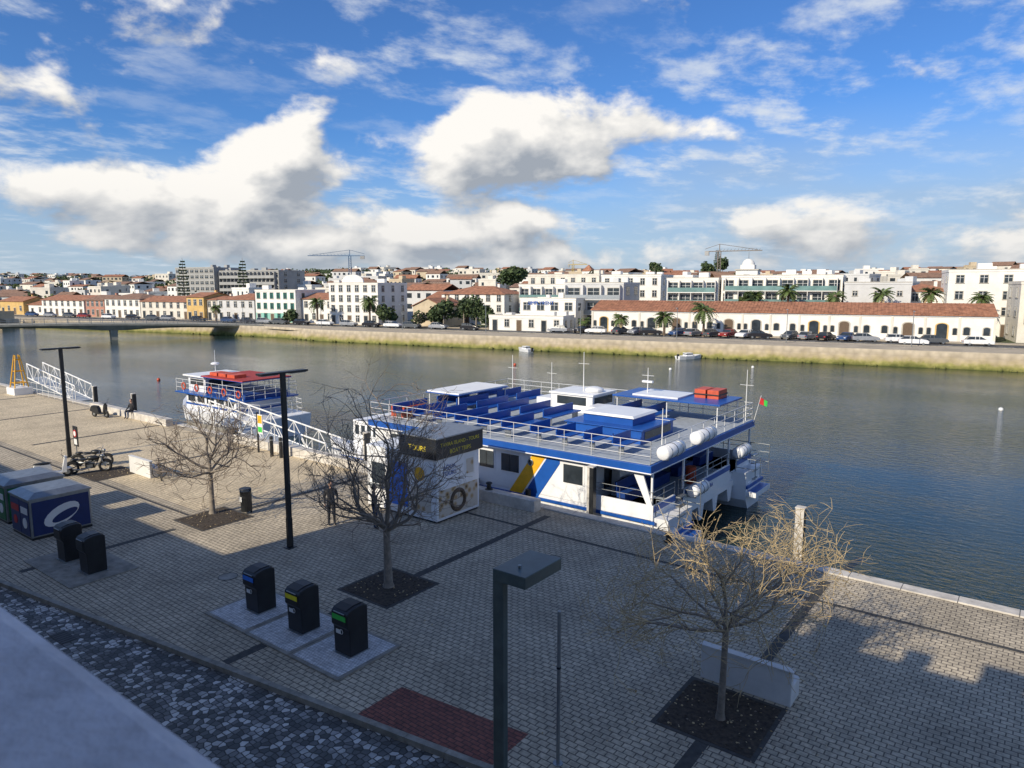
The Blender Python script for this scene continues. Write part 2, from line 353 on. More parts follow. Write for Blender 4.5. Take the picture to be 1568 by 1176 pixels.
def cabinet(x0,y0,col):
    r=root('recycling_container',(x0,y0,0)); b=B()
    b.box(0,1.85,0,2.1,.08,1.5,STEEL); b.obj('body',r,False,.03)
    b=B(); b.loft([[(-.04,-.04,1.5),(1.89,-.04,1.5),(1.89,2.14,1.5),(-.04,2.14,1.5)],[(-.04,-.04,1.56),(1.89,-.04,1.56),(1.89,2.14,1.56),(-.04,2.14,1.56)],[(.25,.3,1.72),(1.6,.3,1.72),(1.6,1.8,1.72),(.25,1.8,1.72)]],STEEL,False); b.obj('roof',r,False)
    b=B(); b.box(1.855,1.87,.08,2.02,.15,1.42,col); b.box(.08,.95,-.02,-.005,.15,1.42,col); b.box(1.0,1.78,-.02,-.005,.15,1.42,col)
    e=[(1.05+.62*math.cos(t*pi/9),.78+.36*math.sin(t*pi/9)+.2*math.cos(t*pi/9)) for t in range(18)]; b.prism(e,1.87,1.878,WHITE,'x')
    e=[(1.15+.45*math.cos(t*pi/9),.72+.17*math.sin(t*pi/9)+.15*math.cos(t*pi/9)) for t in range(18)]; b.prism(e,1.878,1.884,col,'x')
    b.box(.15,.88,-.03,-.02,.95,1.2,RED); b.box(1.08,1.7,-.03,-.02,.95,1.2,WHITE); b.cyl((1.4,-.035,.6),(1.4,-.02,.6),.2,.2,WHITE,16); b.cyl((.5,-.035,.6),(.5,-.02,.6),.17,.17,RED,16)
    b.box(0,1.85,.02,2.08,0,.08,BLACK); b.obj('panels',r,False)
cabinet(-31.05,9.35,NAVY); cabinet(-33.9,9.5,GRN)
# ------------------------------------------------------------------ lamps
def tlamp(x,y,H=6.2):
    r=root('street_lamp',(x,y,0)); b=B()
    b.box(-.055,.055,-.09,.09,0,H,BLACK); b.box(-.16,.16,-.18,.18,0,.03,BLACK); b.box(-.065,.065,-.1,.1,.03,1.1,BLACK)
    b.obj('pole',r,False,.01)
    b=B(); b.box(-.17,.17,-.95,.95,H,H+.07,BLACK); b.box(-.13,.13,-.9,-.25,H-.035,H,STEEL); b.box(-.13,.13,.25,.9,H-.035,H,STEEL); b.obj('luminaires',r,False,.015)
tlamp(-42.3,15.7,5.95); tlamp(-21.1,14.7,6.3)
r=root('street_lamp',(-4.72,6.02,0)); b=B(); b.box(-.075,.075,-.045,.045,0,6.08,LAMPG); b.box(-.06,.06,.045,.06,0.1,6.0,BLACK); b.box(-.16,.16,-.16,.16,0,.03,LAMPG); b.obj('pole',r,False,.008)
b=B(); b.box(-.03,.42,-.1,.62,6.03,6.17,LAMPG); b.box(.02,.37,-.04,.56,6.015,6.03,GLASS); b.cyl((.2,.1,6.17),(.2,.1,6.2),.02,.02,STEEL); b.obj('luminaire',r,False,.01)
r=root('metal_pole',(-7.0,10.75,0)); b=B(); b.cyl((0,0,0),(0,0,3.15),.036,.036,STEEL,10); b.ell((0,0,3.15),(.038,.038,.03),STEEL,8,4); b.cyl((0,0,0),(0,0,.02),.1,.1,STEEL,12); b.cyl((0,0,2.0),(0,0,2.04),.045,.045,BLACK,10); b.obj('pole',r,False)
def bench(x,y,rz=0):
    r=root('concrete_bench',(x,y,0),rz); b=B()
    b.prism([(0,0),(.1,0),(.62,0.0),(.66,.0),(.66,.46),(.16,.46),(.14,.82),(0,.82)],-1.05,1.05,CONE,'x'); b.obj('seat_and_back',r,False,.02)
    b=B(); b.box(-1.08,1.08,-.03,.17,.82,.86,CONE); b.obj('top_cap',r,False,.008)
bench(-4.95,15.42); bench(-35.4,16.2); bench(5.6,15.4)
def litterbin(x,y):
    r=root('litter_bin',(x,y,0)); b=B(); b.cyl((0,0,.12),(0,0,.95),.2,.23,BLACK,14); b.torus((0,0,.95),(0,0,1),.22,.02,BLACK,14,5); b.box(-.03,.03,.2,.26,0,1.05,BLACK); b.cyl((0,0,1.04),(0,0,1.08),.25,.22,BLACK,14); b.box(-.08,.08,-.235,-.225,.55,.75,WHITE); b.obj('bin',r,False)
litterbin(-25.8,15.95)
# ------------------------------------------------------------------ bare trees
def bare_tree(name,x,y,seed,th,tr,rad,top,twm,levels=5,leaf=None,up=.25,nl=0,minr=.008,limbs=6,droop=0,k1=(2,3,3),shoots=2,Ls=.47):
    rr=random.Random(seed); r=root(name,(x,y,0)); T=B();W=B();Lf=B()
    C=Vector((0,0,th+(top-th)*.33))
    lean=Vector((rr.uniform(-.06,.06),rr.uniform(-.06,.06),0))
    tp=[Vector((0,0,0)),Vector((0,0,.15)),Vector((0,0,th*.5))+lean*.6,Vector((0,0,th))+lean]
    T.tube(tp,[tr*1.5,tr*1.08,tr*.9,tr*.8],BARK,8)
    def grow(p,d,L,rd,lv):
        n=3; pts=[p];rs=[rd]; q=p; dd=d.copy()
        for i in range(n):
            dd=(dd+Vector((rr.gauss(0,.19),rr.gauss(0,.19),rr.gauss(0,.14)+up*.22-droop*(lv>2)))).normalized()
            q=q+dd*(L/n); pts.append(q); rs.append(rd*(1-.38*(i+1)/n))
        (T if lv<2 else W).tube(pts,rs,BARK if lv<2 else twm,5 if lv<2 else 3)
        if leaf and lv>=levels-1 and rr.random()<nl:
            c=pts[rr.randint(1,n)]+Vector((rr.gauss(0,.03),rr.gauss(0,.03),rr.gauss(0,.03)-.03)); s=rr.uniform(.02,.045)
            a=Vector((rr.gauss(0,1),rr.gauss(0,1),rr.gauss(0,1))).normalized(); bb=a.orthogonal().normalized()
            Lf.add([c-a*s,c+bb*s*.5,c+a*s,c-bb*s*.5],[(0,1,2,3)],leaf)
        if lv>=levels: return
        k=rr.choice(k1)
        for i in range(k):
            nd=(dd+Vector((rr.gauss(0,.5),rr.gauss(0,.5),rr.gauss(0,.40)))).normalized()
            out=(q-C); 
            if out.length>rad*.95: nd=(nd-out.normalized()*.6).normalized()
            grow(q,nd,L*rr.uniform(.66,.88),max(rd*.6,minr),lv+1)
        for i in range(shoots if lv>0 else 4):
            j=rr.randint(1,n); nd=(d+Vector((rr.gauss(0,.8),rr.gauss(0,.8),rr.gauss(0.15,.6)))).normalized()
            if lv+2<=levels: grow(pts[j],nd,L*rr.uniform(.5,.8),max(rs[j]*.5,minr),lv+2)
    for i in range(limbs):
        a=2*pi*(i+rr.uniform(-.2,.2))/limbs; e=rr.uniform(.1,.8)
        grow(tp[-1]-Vector((0,0,rr.uniform(0,.3))),Vector((math.cos(a),math.sin(a),e)).normalized(),rad*Ls,tr*.5,0)
    grow(tp[-1],Vector((.05,0,1)),(top-th)*.36,tr*.6,0); grow(tp[-1],Vector((-.3,.3,1)).normalized(),(top-th)*.33,tr*.5,0)
    T.obj('trunk_and_limbs',r,False); W.obj('twigs',r,False)
    if leaf: Lf.obj('dry_leaves',r,False)
bare_tree('bare_plane_tree',-15.8,14.5,3,2.0,.13,2.45,6.9,TWIG,5,None,.4,0,.007,7,.0,(2,2,3),1)
bare_tree('bare_plane_tree',-26.9,15.1,11,1.9,.11,2.3,4.9,TWIG,4,None,.2,0,.010,6,0,(2,3,3),2,.5)
bare_tree('bare_plane_tree',-5.0,14.1,22,2.2,.08,2.15,4.4,TWIGY,5,LEAFY,.0,.05,.0062,7,.03,(2,2,3),1,.5)
# ------------------------------------------------------------------ people
def person(name,loc,rz,H,top,legs,pose=0,hair=HAIR,sit=False):
    r=root(name,loc,rz); s=H/1.75; dz_=-.43 if sit else 0
    J={'pel':(0,0,.95),'sp':(0,.01,1.12),'ch':(0,0,1.32),'nk':(0,.0,1.47),'hd':(0,-.02,1.56),
       'hl':(-.09,0,.9),'kl':(-.1,-.03,.5),'al':(-.11,.0,.09),'tl':(-.12,-.17,.04),
       'hr':(.09,0,.9),'kr':(.1,-.02-.05*pose,.5),'ar':(.11,.02,.09),'tr':(.13,-.15,.04),
       'sl':(-.18,0,1.4),'el':(-.25,.03,1.13),'wl':(-.24,-.08,.90),
       'sr':(.18,0,1.4),'er':(.25,.02+.02*pose,1.13),'wr':(.23-.05*pose,-.1-.12*pose,.93+.12*pose)}
    if sit:
        for k in list(J): J[k]=(J[k][0],J[k][1],J[k][2]+dz_)
        J.update({'hl':(-.1,-.05,.5),'kl':(-.13,-.46,.5),'al':(-.13,-.42,.09),'tl':(-.14,-.58,.04),'hr':(.1,-.05,.5),'kr':(.14,-.46,.5),'ar':(.14,-.48,.09),'tr':(.15,-.64,.04),'wl':(-.14,-.33,.62),'wr':(.14,-.33,.62),'el':(-.25,-.06,.74),'er':(.25,-.06,.74)})
    rad={'pel':.15,'sp':.135,'ch':.16,'nk':.062,'hd':.06,'hl':.1,'kl':.068,'al':.048,'tl':.04,'hr':.1,'kr':.068,'ar':.048,'tr':.04,'sl':.07,'el':.052,'wl':.034,'sr':.07,'er':.052,'wr':.034}
    E=[('pel','sp'),('sp','ch'),('ch','nk'),('nk','hd'),('pel','hl'),('hl','kl'),('kl','al'),('al','tl'),('pel','hr'),('hr','kr'),('kr','ar'),('ar','tr'),('ch','sl'),('sl','el'),('el','wl'),('ch','sr'),('sr','er'),('er','wr')]
    names=list(J); vs=[Vector(J[k])*s for k in names]; rd=[rad[k]*s for k in names]; ed=[(names.index(a),names.index(c)) for a,c in E]
    for sd,wk,ek in ((-1,'wl','el'),(1,'wr','er')):
        w=Vector(J[wk]);d=(w-Vector(J[ek])).normalized(); pm=w+d*.07
        ip=len(vs); vs.append(pm*s); rd.append(.03*s); ed.append((names.index(wk),ip))
        for k,(o,l) in enumerate(((-.027,.062),(-.009,.075),(.009,.07),(.027,.055))):
            b0=pm+Vector((0,o,0))+d*.02; m1=b0+d*l*.5+Vector((-sd*.006,0,0)); m2=b0+d*l+Vector((-sd*.02,0,0))
            i=len(vs); vs+= [b0*s,m1*s,m2*s]; rd+=[.009*s,.009*s,.008*s]; ed+=[(ip,i),(i,i+1),(i+1,i+2)]
        b0=w+d*.03+Vector((0,-.025,0)); m2=b0+d*.04+Vector((-sd*.01,-.03,0)); i=len(vs); vs+=[b0*s,m2*s]; rd+=[.012*s,.009*s]; ed+=[(names.index(wk),i),(i,i+1)]
    me=bpy.data.meshes.new('body'); me.from_pydata(vs,ed,[]); o=bpy.data.objects.new('tmp_body',me); COL.objects.link(o)
    o.modifiers.new('sk','SKIN'); sv=me.skin_vertices[0].data
    for i,x in enumerate(rd): sv[i].radius=(x,x*.8 if i in (0,1,2) else x); sv[i].use_root=(i==0)
    ss=o.modifiers.new('ss','SUBSURF'); ss.levels=1; ss.render_levels=1
    dg=bpy.context.evaluated_depsgraph_get(); m2=bpy.data.meshes.new_from_object(o.evaluated_get(dg)); bpy.data.objects.remove(o)
    m2.materials.clear()
    for m in (top,legs,SKIN,SHOE): m2.materials.append(m)
    for f in m2.polygons:
        c=f.center/s; f.use_smooth=True
        if c.z<.1: k=3
        elif c.z<.93+dz_ and abs(c.x)<.205 and not (sit and c.z>.57): k=1
        elif c.z>1.49+dz_: k=2
        elif not sit and abs(c.x)>.16 and c.z<(J['wl'][2]+.0 if c.x<0 else J['wr'][2]): k=2
        else: k=0
        f.material_index=k
    bo=bpy.data.objects.new('body',m2); COL.objects.link(bo); bo.parent=r
    b=B(); h=Vector((0,-.02,1.65+dz_))*s
    b.ell(h,(.078*s,.098*s,.118*s),SKIN,14,10); b.ell(h+Vector((0,-.1,-.01))*s,(.014*s,.02*s,.022*s),SKIN,6,5)
    for q in (-1,1):
        b.ell(h+Vector((q*.079,.01,-.005))*s,(.01*s,.02*s,.03*s),SKIN,6,5); b.ell(h+Vector((q*.03,-.09,.012))*s,(.012*s,.008*s,.007*s),HAIR,6,4)
    b.ell(h+Vector((0,-.09,-.055))*s,(.024*s,.008*s,.006*s),ORANGE,6,4)
    b.ell(h+Vector((0,.022,.03))*s,(.085*s,.095*s,.105*s),hair,14,10); b.obj('head',r,False)
person('standing_person',(-21.9,17.2,0),1.0,1.74,JACKET,JACKET,0)
person('standing_person',(-20.2,17.9,0),2.4,1.72,JACKET,JEANS,1)
person('seated_person',(-51.3,23.25,.06),.3,1.75,JACKET,JEANS,0,sit=True)
# ------------------------------------------------------------------ two wheelers, signs, bollards
def motorcycle(x,y,rz):
    r=root('motorcycle',(x,y,0),rz); b=B()
    for wx in (-.72,.72):
        b.torus((wx,0,.31),(0,1,0),.26,.055,RUBBER,22,7); b.torus((wx,0,.31),(0,1,0),.2,.015,STEEL,18,5)
        for i in range(8): a=i*pi/8*2; b.cyl((wx,0,.31),(wx+.2*math.cos(a),0,.31+.2*math.sin(a)),.006,.006,STEEL,4)
        b.cyl((wx,-.06,.31),(wx,.06,.31),.04,.04,STEEL)
    b.obj('wheels',r,False)
    b=B()
    b.tube([(.72,.07,.31),(.5,.08,.85)],.022,STEEL); b.tube([(.72,-.07,.31),(.5,-.08,.85)],.022,STEEL)
    b.tube([(.5,0,.85),(.1,0,.55),(-.3,0,.5),(-.72,0,.31)],.03,BLACK); b.tube([(.5,0,.8),(.25,0,.25),(-.35,0,.25),(-.35,0,.5)],.025,BLACK)
    b.box(-.15,.25,-.12,.12,.25,.5,BLACK); b.box(-.08,.18,-.14,.14,.3,.44,STEEL); b.ell((.2,0,.75),(.27,.14,.13),BLACK); b.ell((-.25,0,.70),(.28,.13,.06),BLACK); b.ell((-.6,0,.72),(.2,.12,.07),BLACK)
    b.tube([(.42,.38,1.0),(.5,.2,1.02),(.5,0,.9),(.5,-.2,1.02),(.42,-.38,1.0)],.014,STEEL); b.ell((.6,0,.82),(.08,.09,.09),STEEL)
    b.tube([(.1,-.14,.3),(-.3,-.17,.22),(-.85,-.18,.26)],[.03,.04,.045],STEEL,8,True,True)
    pts=[(-.72+.34*math.cos(t),0,.31+.34*math.sin(t)) for t in (.5,1.0,1.5,2.0,2.6)]; b.tube(pts,.05,BLACK)
    b.tube([(.72+.34*math.cos(t),0,.31+.34*math.sin(t)) for t in (.6,1.1,1.6,2.1)],.04,BLACK); b.tube([(-.1,.1,.3),(-.05,.3,.02)],.012,STEEL); b.obj('frame',r,False)
def bicycle(x,y,rz):
    r=root('bicycle',(x,y,0),rz); b=B()
    for wx in (-.52,.52):
        b.torus((wx,0,.34),(0,1,0),.32,.022,RUBBER,24,5)
        for i in range(10): a=i*pi/5; b.cyl((wx,0,.34),(wx+.31*math.cos(a),0,.34+.31*math.sin(a)),.003,.003,STEEL,3)
    for p in ([(-.52,0,.34),(-.1,0,.3),(.38,0,.75),(-.2,0,.78),(-.1,0,.3)],[(-.52,0,.34),(-.2,0,.78),(-.23,0,.92)],[(.52,0,.34),(.36,0,.95)],[(.4,.27,1.0),(.36,0,.97),(.4,-.27,1.0)]): b.tube(p,.02,BLACK)
    b.ell((-.25,0,.94),(.13,.07,.035),BLACK); b.torus((-.1,0,.3),(0,1,0),.09,.008,STEEL,14,4); b.obj('frame',r,False)
def scooter(x,y,rz,col):
    r=root('motor_scooter',(x,y,0),rz); b=B()
    for wx in (-.55,.6): b.torus((wx,0,.23),(0,1,0),.17,.06,RUBBER,18,6); b.cyl((wx,-.05,.23),(wx,.05,.23),.1,.1,STEEL,12)
    b.obj('wheels',r,False); b=B()
    b.prism([(-.85,.45),(-.75,.75),(-.1,.72),(.0,.35),(.35,.3),(.5,.95),(.6,.92),(.55,.25),(-.05,.22),(-.4,.3)],-.13,.13,col,'y'); b.ell((-.42,0,.78),(.4,.15,.07),BLACK); b.ell((.6,0,.42),(.18,.1,.08),col)
    b.tube([(.6,0,.25),(.5,0,1.0)],.025,STEEL); b.tube([(.4,.32,1.05),(.5,0,1.02),(.4,-.32,1.05)],.016,BLACK); b.ell((.53,0,.98),(.08,.1,.08),col); b.cyl((.42,.3,1.05),(.45,.34,1.25),.006,.006,BLACK,5); b.ell((.45,.34,1.27),(.02,.05,.035),BLACK)
    b.obj('body',r,False,.02)
motorcycle(-37.9,14.9,1.05); motorcycle(-39.2,15.6,.8); bicycle(-34.0,16.5,-.35); bicycle(-33.7,16.9,.9); scooter(-38.2,13.4,1.3,WHITE); scooter(-53.6,22.1,.3,BLACK)
def bollard(x,y,h=.95):
    r=root('bollard',(x,y,0)); b=B(); b.cyl((0,0,0),(0,0,h),.1,.1,BLACK,12); b.ell((0,0,h),(.105,.105,.05),BLACK,12,4); b.cyl((0,0,h-.2),(0,0,h-.14),.104,.104,STEEL,12); b.obj('post',r,False)
for x,y in ((-33.6,22.5),(-32.9,22.6)): bollard(x,y,1.1)
r=root('parking_sign',(-41.3,15.7,0)); b=B(); b.cyl((0,0,0),(0,0,1.7),.03,.03,STEEL); b.box(-.28,.28,-.02,.02,.75,1.85,BLACK); b.obj('panel',r,False,.01)
b=B(); b.cyl((0,-.04,1.45),(0,-.021,1.45),.2,.2,RED,18); b.cyl((0,-.048,1.45),(0,-.041,1.45),.14,.14,WHITE,18); b.box(-.18,.18,-.03,-.021,.85,1.15,WHITE); b.obj('symbol',r,False)
def pile(x,y,h,m1=BLACK):
    r=root('mooring_pile',(x,y,0)); b=B(); b.box(-.13,.15,-.13,.13,-4,h,m1); b.box(-.15,.17,-.15,.15,h,h+.05,COPEM); b.box(-.13,-.02,-.14,-.131,-1,h-.01,COPEM); b.box(.151,.16,-.11,.13,-2,h-.05,BLACK); b.obj('pile',r,False,.01)
pile(-6.3,24.75,1.75,COPEM); pile(-14.6,24.75,1.9); pile(-54.3,24.8,1.3); pile(-60.8,24.8,1.3); pile(-28.4,24.75,1.6)
for x in (-10.5,-19.0):
    r=root('mooring_bollard',(x,23.4 if x>-16 else 23.45,0 if x>-16 else .48)); b=B(); b.cyl((0,0,0),(0,0,.25),.11,.09,BLACK,12); b.ell((0,0,.28),(.15,.15,.07),BLACK,12,5); b.cyl((0,0,0),(0,0,.02),.18,.18,BLACK,12); b.obj('bollard',r,False)
b=B()
b.tube([(-10.5,23.4,.2),(-10.9,24.3,.12),(-11.6,25.3,.25),(-12.0,25.6,.6)],.018,ROPE,5); b.obj('mooring_rope')
# ------------------------------------------------------------------ kiosk
r=root('ticket_kiosk',(-22.6,19.7,0)); b=B(); b.box(0,4,0,2.6,.08,2.6,BOATW); b.box(.05,3.95,.05,2.55,0,.08,BLACK); b.obj('body',r,False,.02)
b=B(); b.box(2.1,4.12,-.12,2.72,2.6,3.42,BLACK); b.box(2.05,4.17,-.17,2.77,3.42,3.47,STEEL); b.box(0,2.09,-.02,2.62,2.6,2.7,BOATW); b.obj('header_box',r,False,.01)
b=B(); b.box(4.003,4.012,.12,2.48,.2,1.3,PICM); b.torus((4.02,1.25,.72),(1,0,0),.40,.09,DOORM,20,4); b.box(4.003,4.013,1.7,2.3,1.6,2.4,WHITE); b.box(4.013,4.017,1.78,2.22,1.68,2.3,PICM)
b.box(.3,1.1,-.015,-.003,1.1,2.0,GLASS); b.box(2.6,3.7,-.012,-.003,1.5,2.3,WHITE); b.box(1.3,2.4,-.012,-.003,.4,2.2,LB); b.cyl((3.1,-.02,1.9),(3.1,-.012,1.9),.28,.28,YEL,20); b.box(.2,1.2,-.25,0,1.02,1.08,STEEL); b.box(2.6,3.7,-.013,-.003,.4,1.35,PICM); b.obj('posters',r,False)
YT=mat('yellow_lettering',(.75,.6,.05),.5)
text('header_text','TAVIRA ISLAND - TOURS',(4.125,1.3,3.08),(pi/2,0,pi/2),.21,YT,r); text('header_text_b','BOAT TRIPS',(4.125,1.3,2.75),(pi/2,0,pi/2),.24,YT,r)
text('front_text','TOURS',(3.1,-.125,2.88),(pi/2,0,0),.3,YT,r); text('side_text','AQUA\nTOURS',(4.013,.75,2.1),(pi/2,0,pi/2),.26,BLUE,r)
# ------------------------------------------------------------------ catamaran
cat=root('catamaran_ferry',(-20,31,-1.8))
b=B()
def hull(b,yc,x0,x1,w,zd,m,kz=-2.5,tr=True):
    st=[(x0,.04),(x0+.8,.38),(x0+2.2,.75),(x0+4.5,1),(x1-3,1),(x1,.92)]
    rings=[]
    for i,(x,k) in enumerate(st):
        h=w*k; zz=zd+(.35 if i==0 else .2 if i==1 else .08 if i==2 else 0)
        rings.append([(x-(.6 if i==0 else .3 if i==1 else 0),yc-h,zz),(x,yc-h*.93,-1.3),(x,yc-h*.5,-2.1),(x+ (.3 if i==0 else 0),yc,kz),(x,yc+h*.5,-2.1),(x,yc+h*.93,-1.3),(x-(.6 if i==0 else .3 if i==1 else 0),yc+h,zz)])
    b.loft(rings,m,False)
hull(b,26.5,-33,-11.4,1.3,.1,BOATW); hull(b,35.5,-33,-11.4,1.3,.1,BOATW)
b.box(-30,-12.1,27.75,34.25,-.5,.09,BOATW)
b.obj('hulls',cat)
b=B()
for yc in (26.5,35.5):
    b.box(-12.2,-10.9,yc-1.1,yc+1.1,-1.1,-.85,BOATW); b.box(-12.1,-11.35,yc-.9,yc+.9,-.85,-.45,BOATW); b.box(-11.36,-10.92,yc-1.0,yc+1.0,-.848,-.84,BLUE)
    for z in (-.4,.0,.4,.8): b.box(-11.5,-11.3,yc-.3,yc+.3,z,z+.05,STEEL)
    b.box(-11.38,-11.3,yc-1.2,yc+1.2,-.7,-.55,BLUE)
b.obj('stern_platforms',cat,True,.03)
b=B(); b.box(-28.2,-15.2,25.2,36.8,.1,1.94,BOATW)
b.box(-15.2,-12.1,25.2,36.8,.0,.1,DECKG)
b.box(-15.2,-15.0,25.2,36.8,.1,1.94,BOATW)
b.obj('cabin',cat,True,.04)
b=B()
for x0,x1 in ((-20.95,-20.1),(-19.65,-18.65),(-22.4,-21.5),(-23.9,-23.0),(-25.4,-24.5),(-26.9,-26.0)):
    b.box(x0-.06,x1+.06,25.17,25.2,.84,1.76,BOATW); b.box(x0,x1,25.155,25.17,.9,1.7,GLASS); b.box((x0+x1)/2-.02,(x0+x1)/2+.02,25.148,25.155,.9,1.7,BLACK)
b.cyl((-18.0,25.15,1.5),(-18.0,25.2,1.5),.13,.13,GLASS,16); b.torus((-18.0,25.16,1.5),(0,1,0),.14,.025,STEEL,16,5)
b.box(-16.25,-15.3,25.16,25.2,.9,1.7,GLASS)
for y0 in (26.5,29,31.5,34): b.box(-14.995,-14.97,y0,y0+1.4,.5,1.8,GLASS)
b.obj('windows',cat)
b=B()
def band(p,m,y=25.185): b.prism(p,y,25.2-.002,m,'y')
band([(-19.2,-.02),(-18.5,-.02),(-17.15,1.93),(-17.85,1.93)],YEL,25.186); band([(-18.4,-.02),(-17.6,-.02),(-16.45,1.66),(-16.45,1.93),(-17.05,1.93)],BLUE,25.188)
b.box(-31,-11.9,25.13,25.19,-.15,-.02,BLUE)
b.obj('side_stripes',cat)
b=B()
b.box(-15.0,-12.0,25.18,25.26,.0,.62,BOATW)
b.prism([(-15.0,1.94),(-15.0,.62),(-14.75,.62),(-14.75,1.5),(-14.6,1.72),(-14.3,1.82),(-12.1,1.82),(-12.1,1.94)],25.18,25.26,BOATW,'y')
b.prism([(-12.5,1.9),(-12.9,1.82),(-12.3,.62),(-12.05,.62)],25.18,25.26,BOATW,'y')
for y0,y1 in ((25.2,27.3),(28.3,33.7),(34.7,36.8)):
    b.box(-12.1,-12.02,y0,y1,-.3,.6,BOATW); b.box(-12.02,-12.0,y0,y1,.32,.56,BLUE)
b.box(-15.0,-12.0,36.74,36.82,.0,.62,BOATW)
for y in (25.3,28.3,31,33.7,36.7): b.box(-12.16,-12.08,y-.05,y+.05,.6,2.0,BOATW)
b.box(-12.15,-12.02,25.2,36.8,-.62,-.3,BOATW)
for y in (28.2,30.2,31.9,33.8): b.prism([(y-.35,-.62),(y+.35,-.62),(y+.16,-1.3),(y-.16,-1.3)],-12.6,-12.02,BOATW,'x')
for i in range(4): 
    y=26.2+i*2.7; b.box(-14.2,-13.8,y,y+1.8,.1,.55,BLUE2); b.box(-14.3,-14.2,y,y+1.8,.5,1.0,BLUE2)
b.box(-14.9,-14.5,27,29,.1,1.6,BOATW); b.cyl((-12.9,31,.1),(-12.9,31,.9),.25,.25,ORANGE,12)
b.obj('aft_deck',cat,True,.015)
b=B(); b.box(-28.4,-12.0,24.9,37.1,1.95,2.3,BLUE); b.box(-28.3,-12.1,25.0,37.0,2.3,2.33,DECKG); b.box(-28.42,-11.98,24.88,37.12,1.95,2.0,BOATW)
b.obj('upper_deck',cat,True,.02)
b=B()
def rail(b,pts,z0,hs,m=STEEL,step=1.2,pr=.018):
    for k in range(len(pts)-1):
        a=Vector(pts[k]);c=Vector(pts[k+1]); n=max(1,round((c-a).length/step))
        for i in range(n+1):
            p=a.lerp(c,i/n); b.cyl((p.x,p.y,z0),(p.x,p.y,z0+hs[-1]),pr,pr,m,5,False)
        for h in hs: b.cyl((a.x,a.y,z0+h),(c.x,c.y,z0+h),pr,pr,m,5,False)
rail(b,[(-28.3,25.05,0),(-12.1,25.05,0),(-12.1,36.95,0),(-28.3,36.95,0),(-28.3,25.05,0)],2.33,(.3,.6,.9),RAILM,1.3)
rail(b,[(-15,25.22,0),(-12.05,25.22,0),(-12.05,27.3,0)],.6,(.3,.55)); rail(b,[(-12.05,28.3,0),(-12.05,33.7,0)],.6,(.3,.55)); rail(b,[(-12.05,34.7,0),(-12.05,36.8,0),(-15,36.8,0)],.6,(.3,.55))
for yc in (26.5,35.5): rail(b,[(-12.0,yc-1.05,0),(-11.0,yc-1.05,0),(-11.0,yc-.3,0)],-.2,(.5,1.0)); rail(b,[(-12.0,yc+1.05,0),(-11.0,yc+1.05,0)],-.2,(.5,1.0,1.4))
b.obj('railings',cat)
b=B()
x=-27.2
while x<-18.6:
    for y0,y1 in ((25.6,28.2),(29.0,31.8),(32.6,35.0)):
        if y0>32 and x>-23.3: continue
        b.box(x,x+.5,y0,y1,2.72,2.79,BLUE); b.box(x-.06,x,y0,y1,2.74,3.15,BLUE)
        for yy in (y0+.15,y1-.2): b.box(x+.05,x+.4,yy,yy+.05,2.33,2.72,STEEL)
    x+=1.45
for x in (-18.3,-16.9,-15.5,-14.1): b.box(x,x+.5,25.6,27.2,2.72,2.79,BLUE); b.box(x-.06,x,25.6,27.2,2.74,3.15,BLUE); b.box(x+.1,x+.35,25.9,25.96,2.33,2.72,STEEL)
for x in (-17.5,-16.1): b.box(x,x+.5,32.4,35,2.72,2.79,BLUE); b.box(x-.06,x,32.4,35,2.74,3.15,BLUE)
b.obj('deck_seats',cat,True,.015)
b=B()
b.box(-17.9,-14.0,28.0,31.3,2.33,2.95,BLUE); b.box(-18.0,-13.9,27.9,31.4,2.95,3.0,BLUE)
b.box(-17.3,-14.7,28.5,30.8,3.0,3.35,BLUE); b.loft([[(-17.4,28.4,3.35),(-14.6,28.4,3.35),(-14.6,30.9,3.35),(-17.4,30.9,3.35)],[(-17.3,28.5,3.45),(-14.7,28.5,3.45),(-14.7,30.8,3.45),(-17.3,30.8,3.45)]],BOATW,False)
b.box(-13.995,-13.98,28.3,31.0,2.5,2.85,GLASS)
b.box(-22.3,-19.6,33.2,35.6,2.33,3.3,BOATW); b.box(-22.4,-19.5,33.1,35.7,3.3,3.4,BOATW); b.box(-21.9,-20.0,33.18,33.2,2.75,3.2,GLASS); b.box(-19.6,-19.58,33.4,35.4,2.75,3.2,GLASS)
b.ell((-20.2,34.4,3.5),(.55,.55,.2),BOATW); b.box(-23.6,-22.6,33.6,35.2,2.33,2.9,BOATW); b.box(-19.2,-18.5,31.9,33.1,2.33,3.0,BOATW)
b.box(-18.6,-12.6,33.6,36.8,3.42,3.5,BLUE); b.box(-17.6,-15.0,34.0,36.2,3.5,3.58,BOATW)
for x in (-18.4,-15.5,-12.8):
    for y in (33.8,36.6): b.cyl((x,y,2.33),(x,y,3.42),.03,.03,WHITE,6)
for x in (-14.6,-13.9): b.box(x,x+.6,35.2,36.4,3.5,3.95,ORANGE)
b.box(-14.65,-13.25,35.15,36.45,3.68,3.74,BLACK)
b.box(-28.0,-25.6,29.0,33.4,3.35,3.43,BOATW); b.box(-28.05,-25.55,28.95,33.45,3.3,3.35,BLUE)
for x in (-27.9,-25.7):
    for y in (29.1,33.3): b.cyl((x,y,2.33),(x,y,3.3),.03,.03,WHITE,6)
b.box(-28.0,-27.0,26.2,27.8,2.33,2.9,ORANGE); b.box(-31.5,-28.6,26.5,30,.1,1.7,BOATW); b.box(-31.52,-31.5,27,29.5,.9,1.5,GLASS)
for i in range(5): b.box(-31.3+.5*i,-31.0+.5*i,26.47,26.5,.9,1.45,GLASS)
b.obj('wheelhouse_and_canopies',cat,True,.03)
b=B()
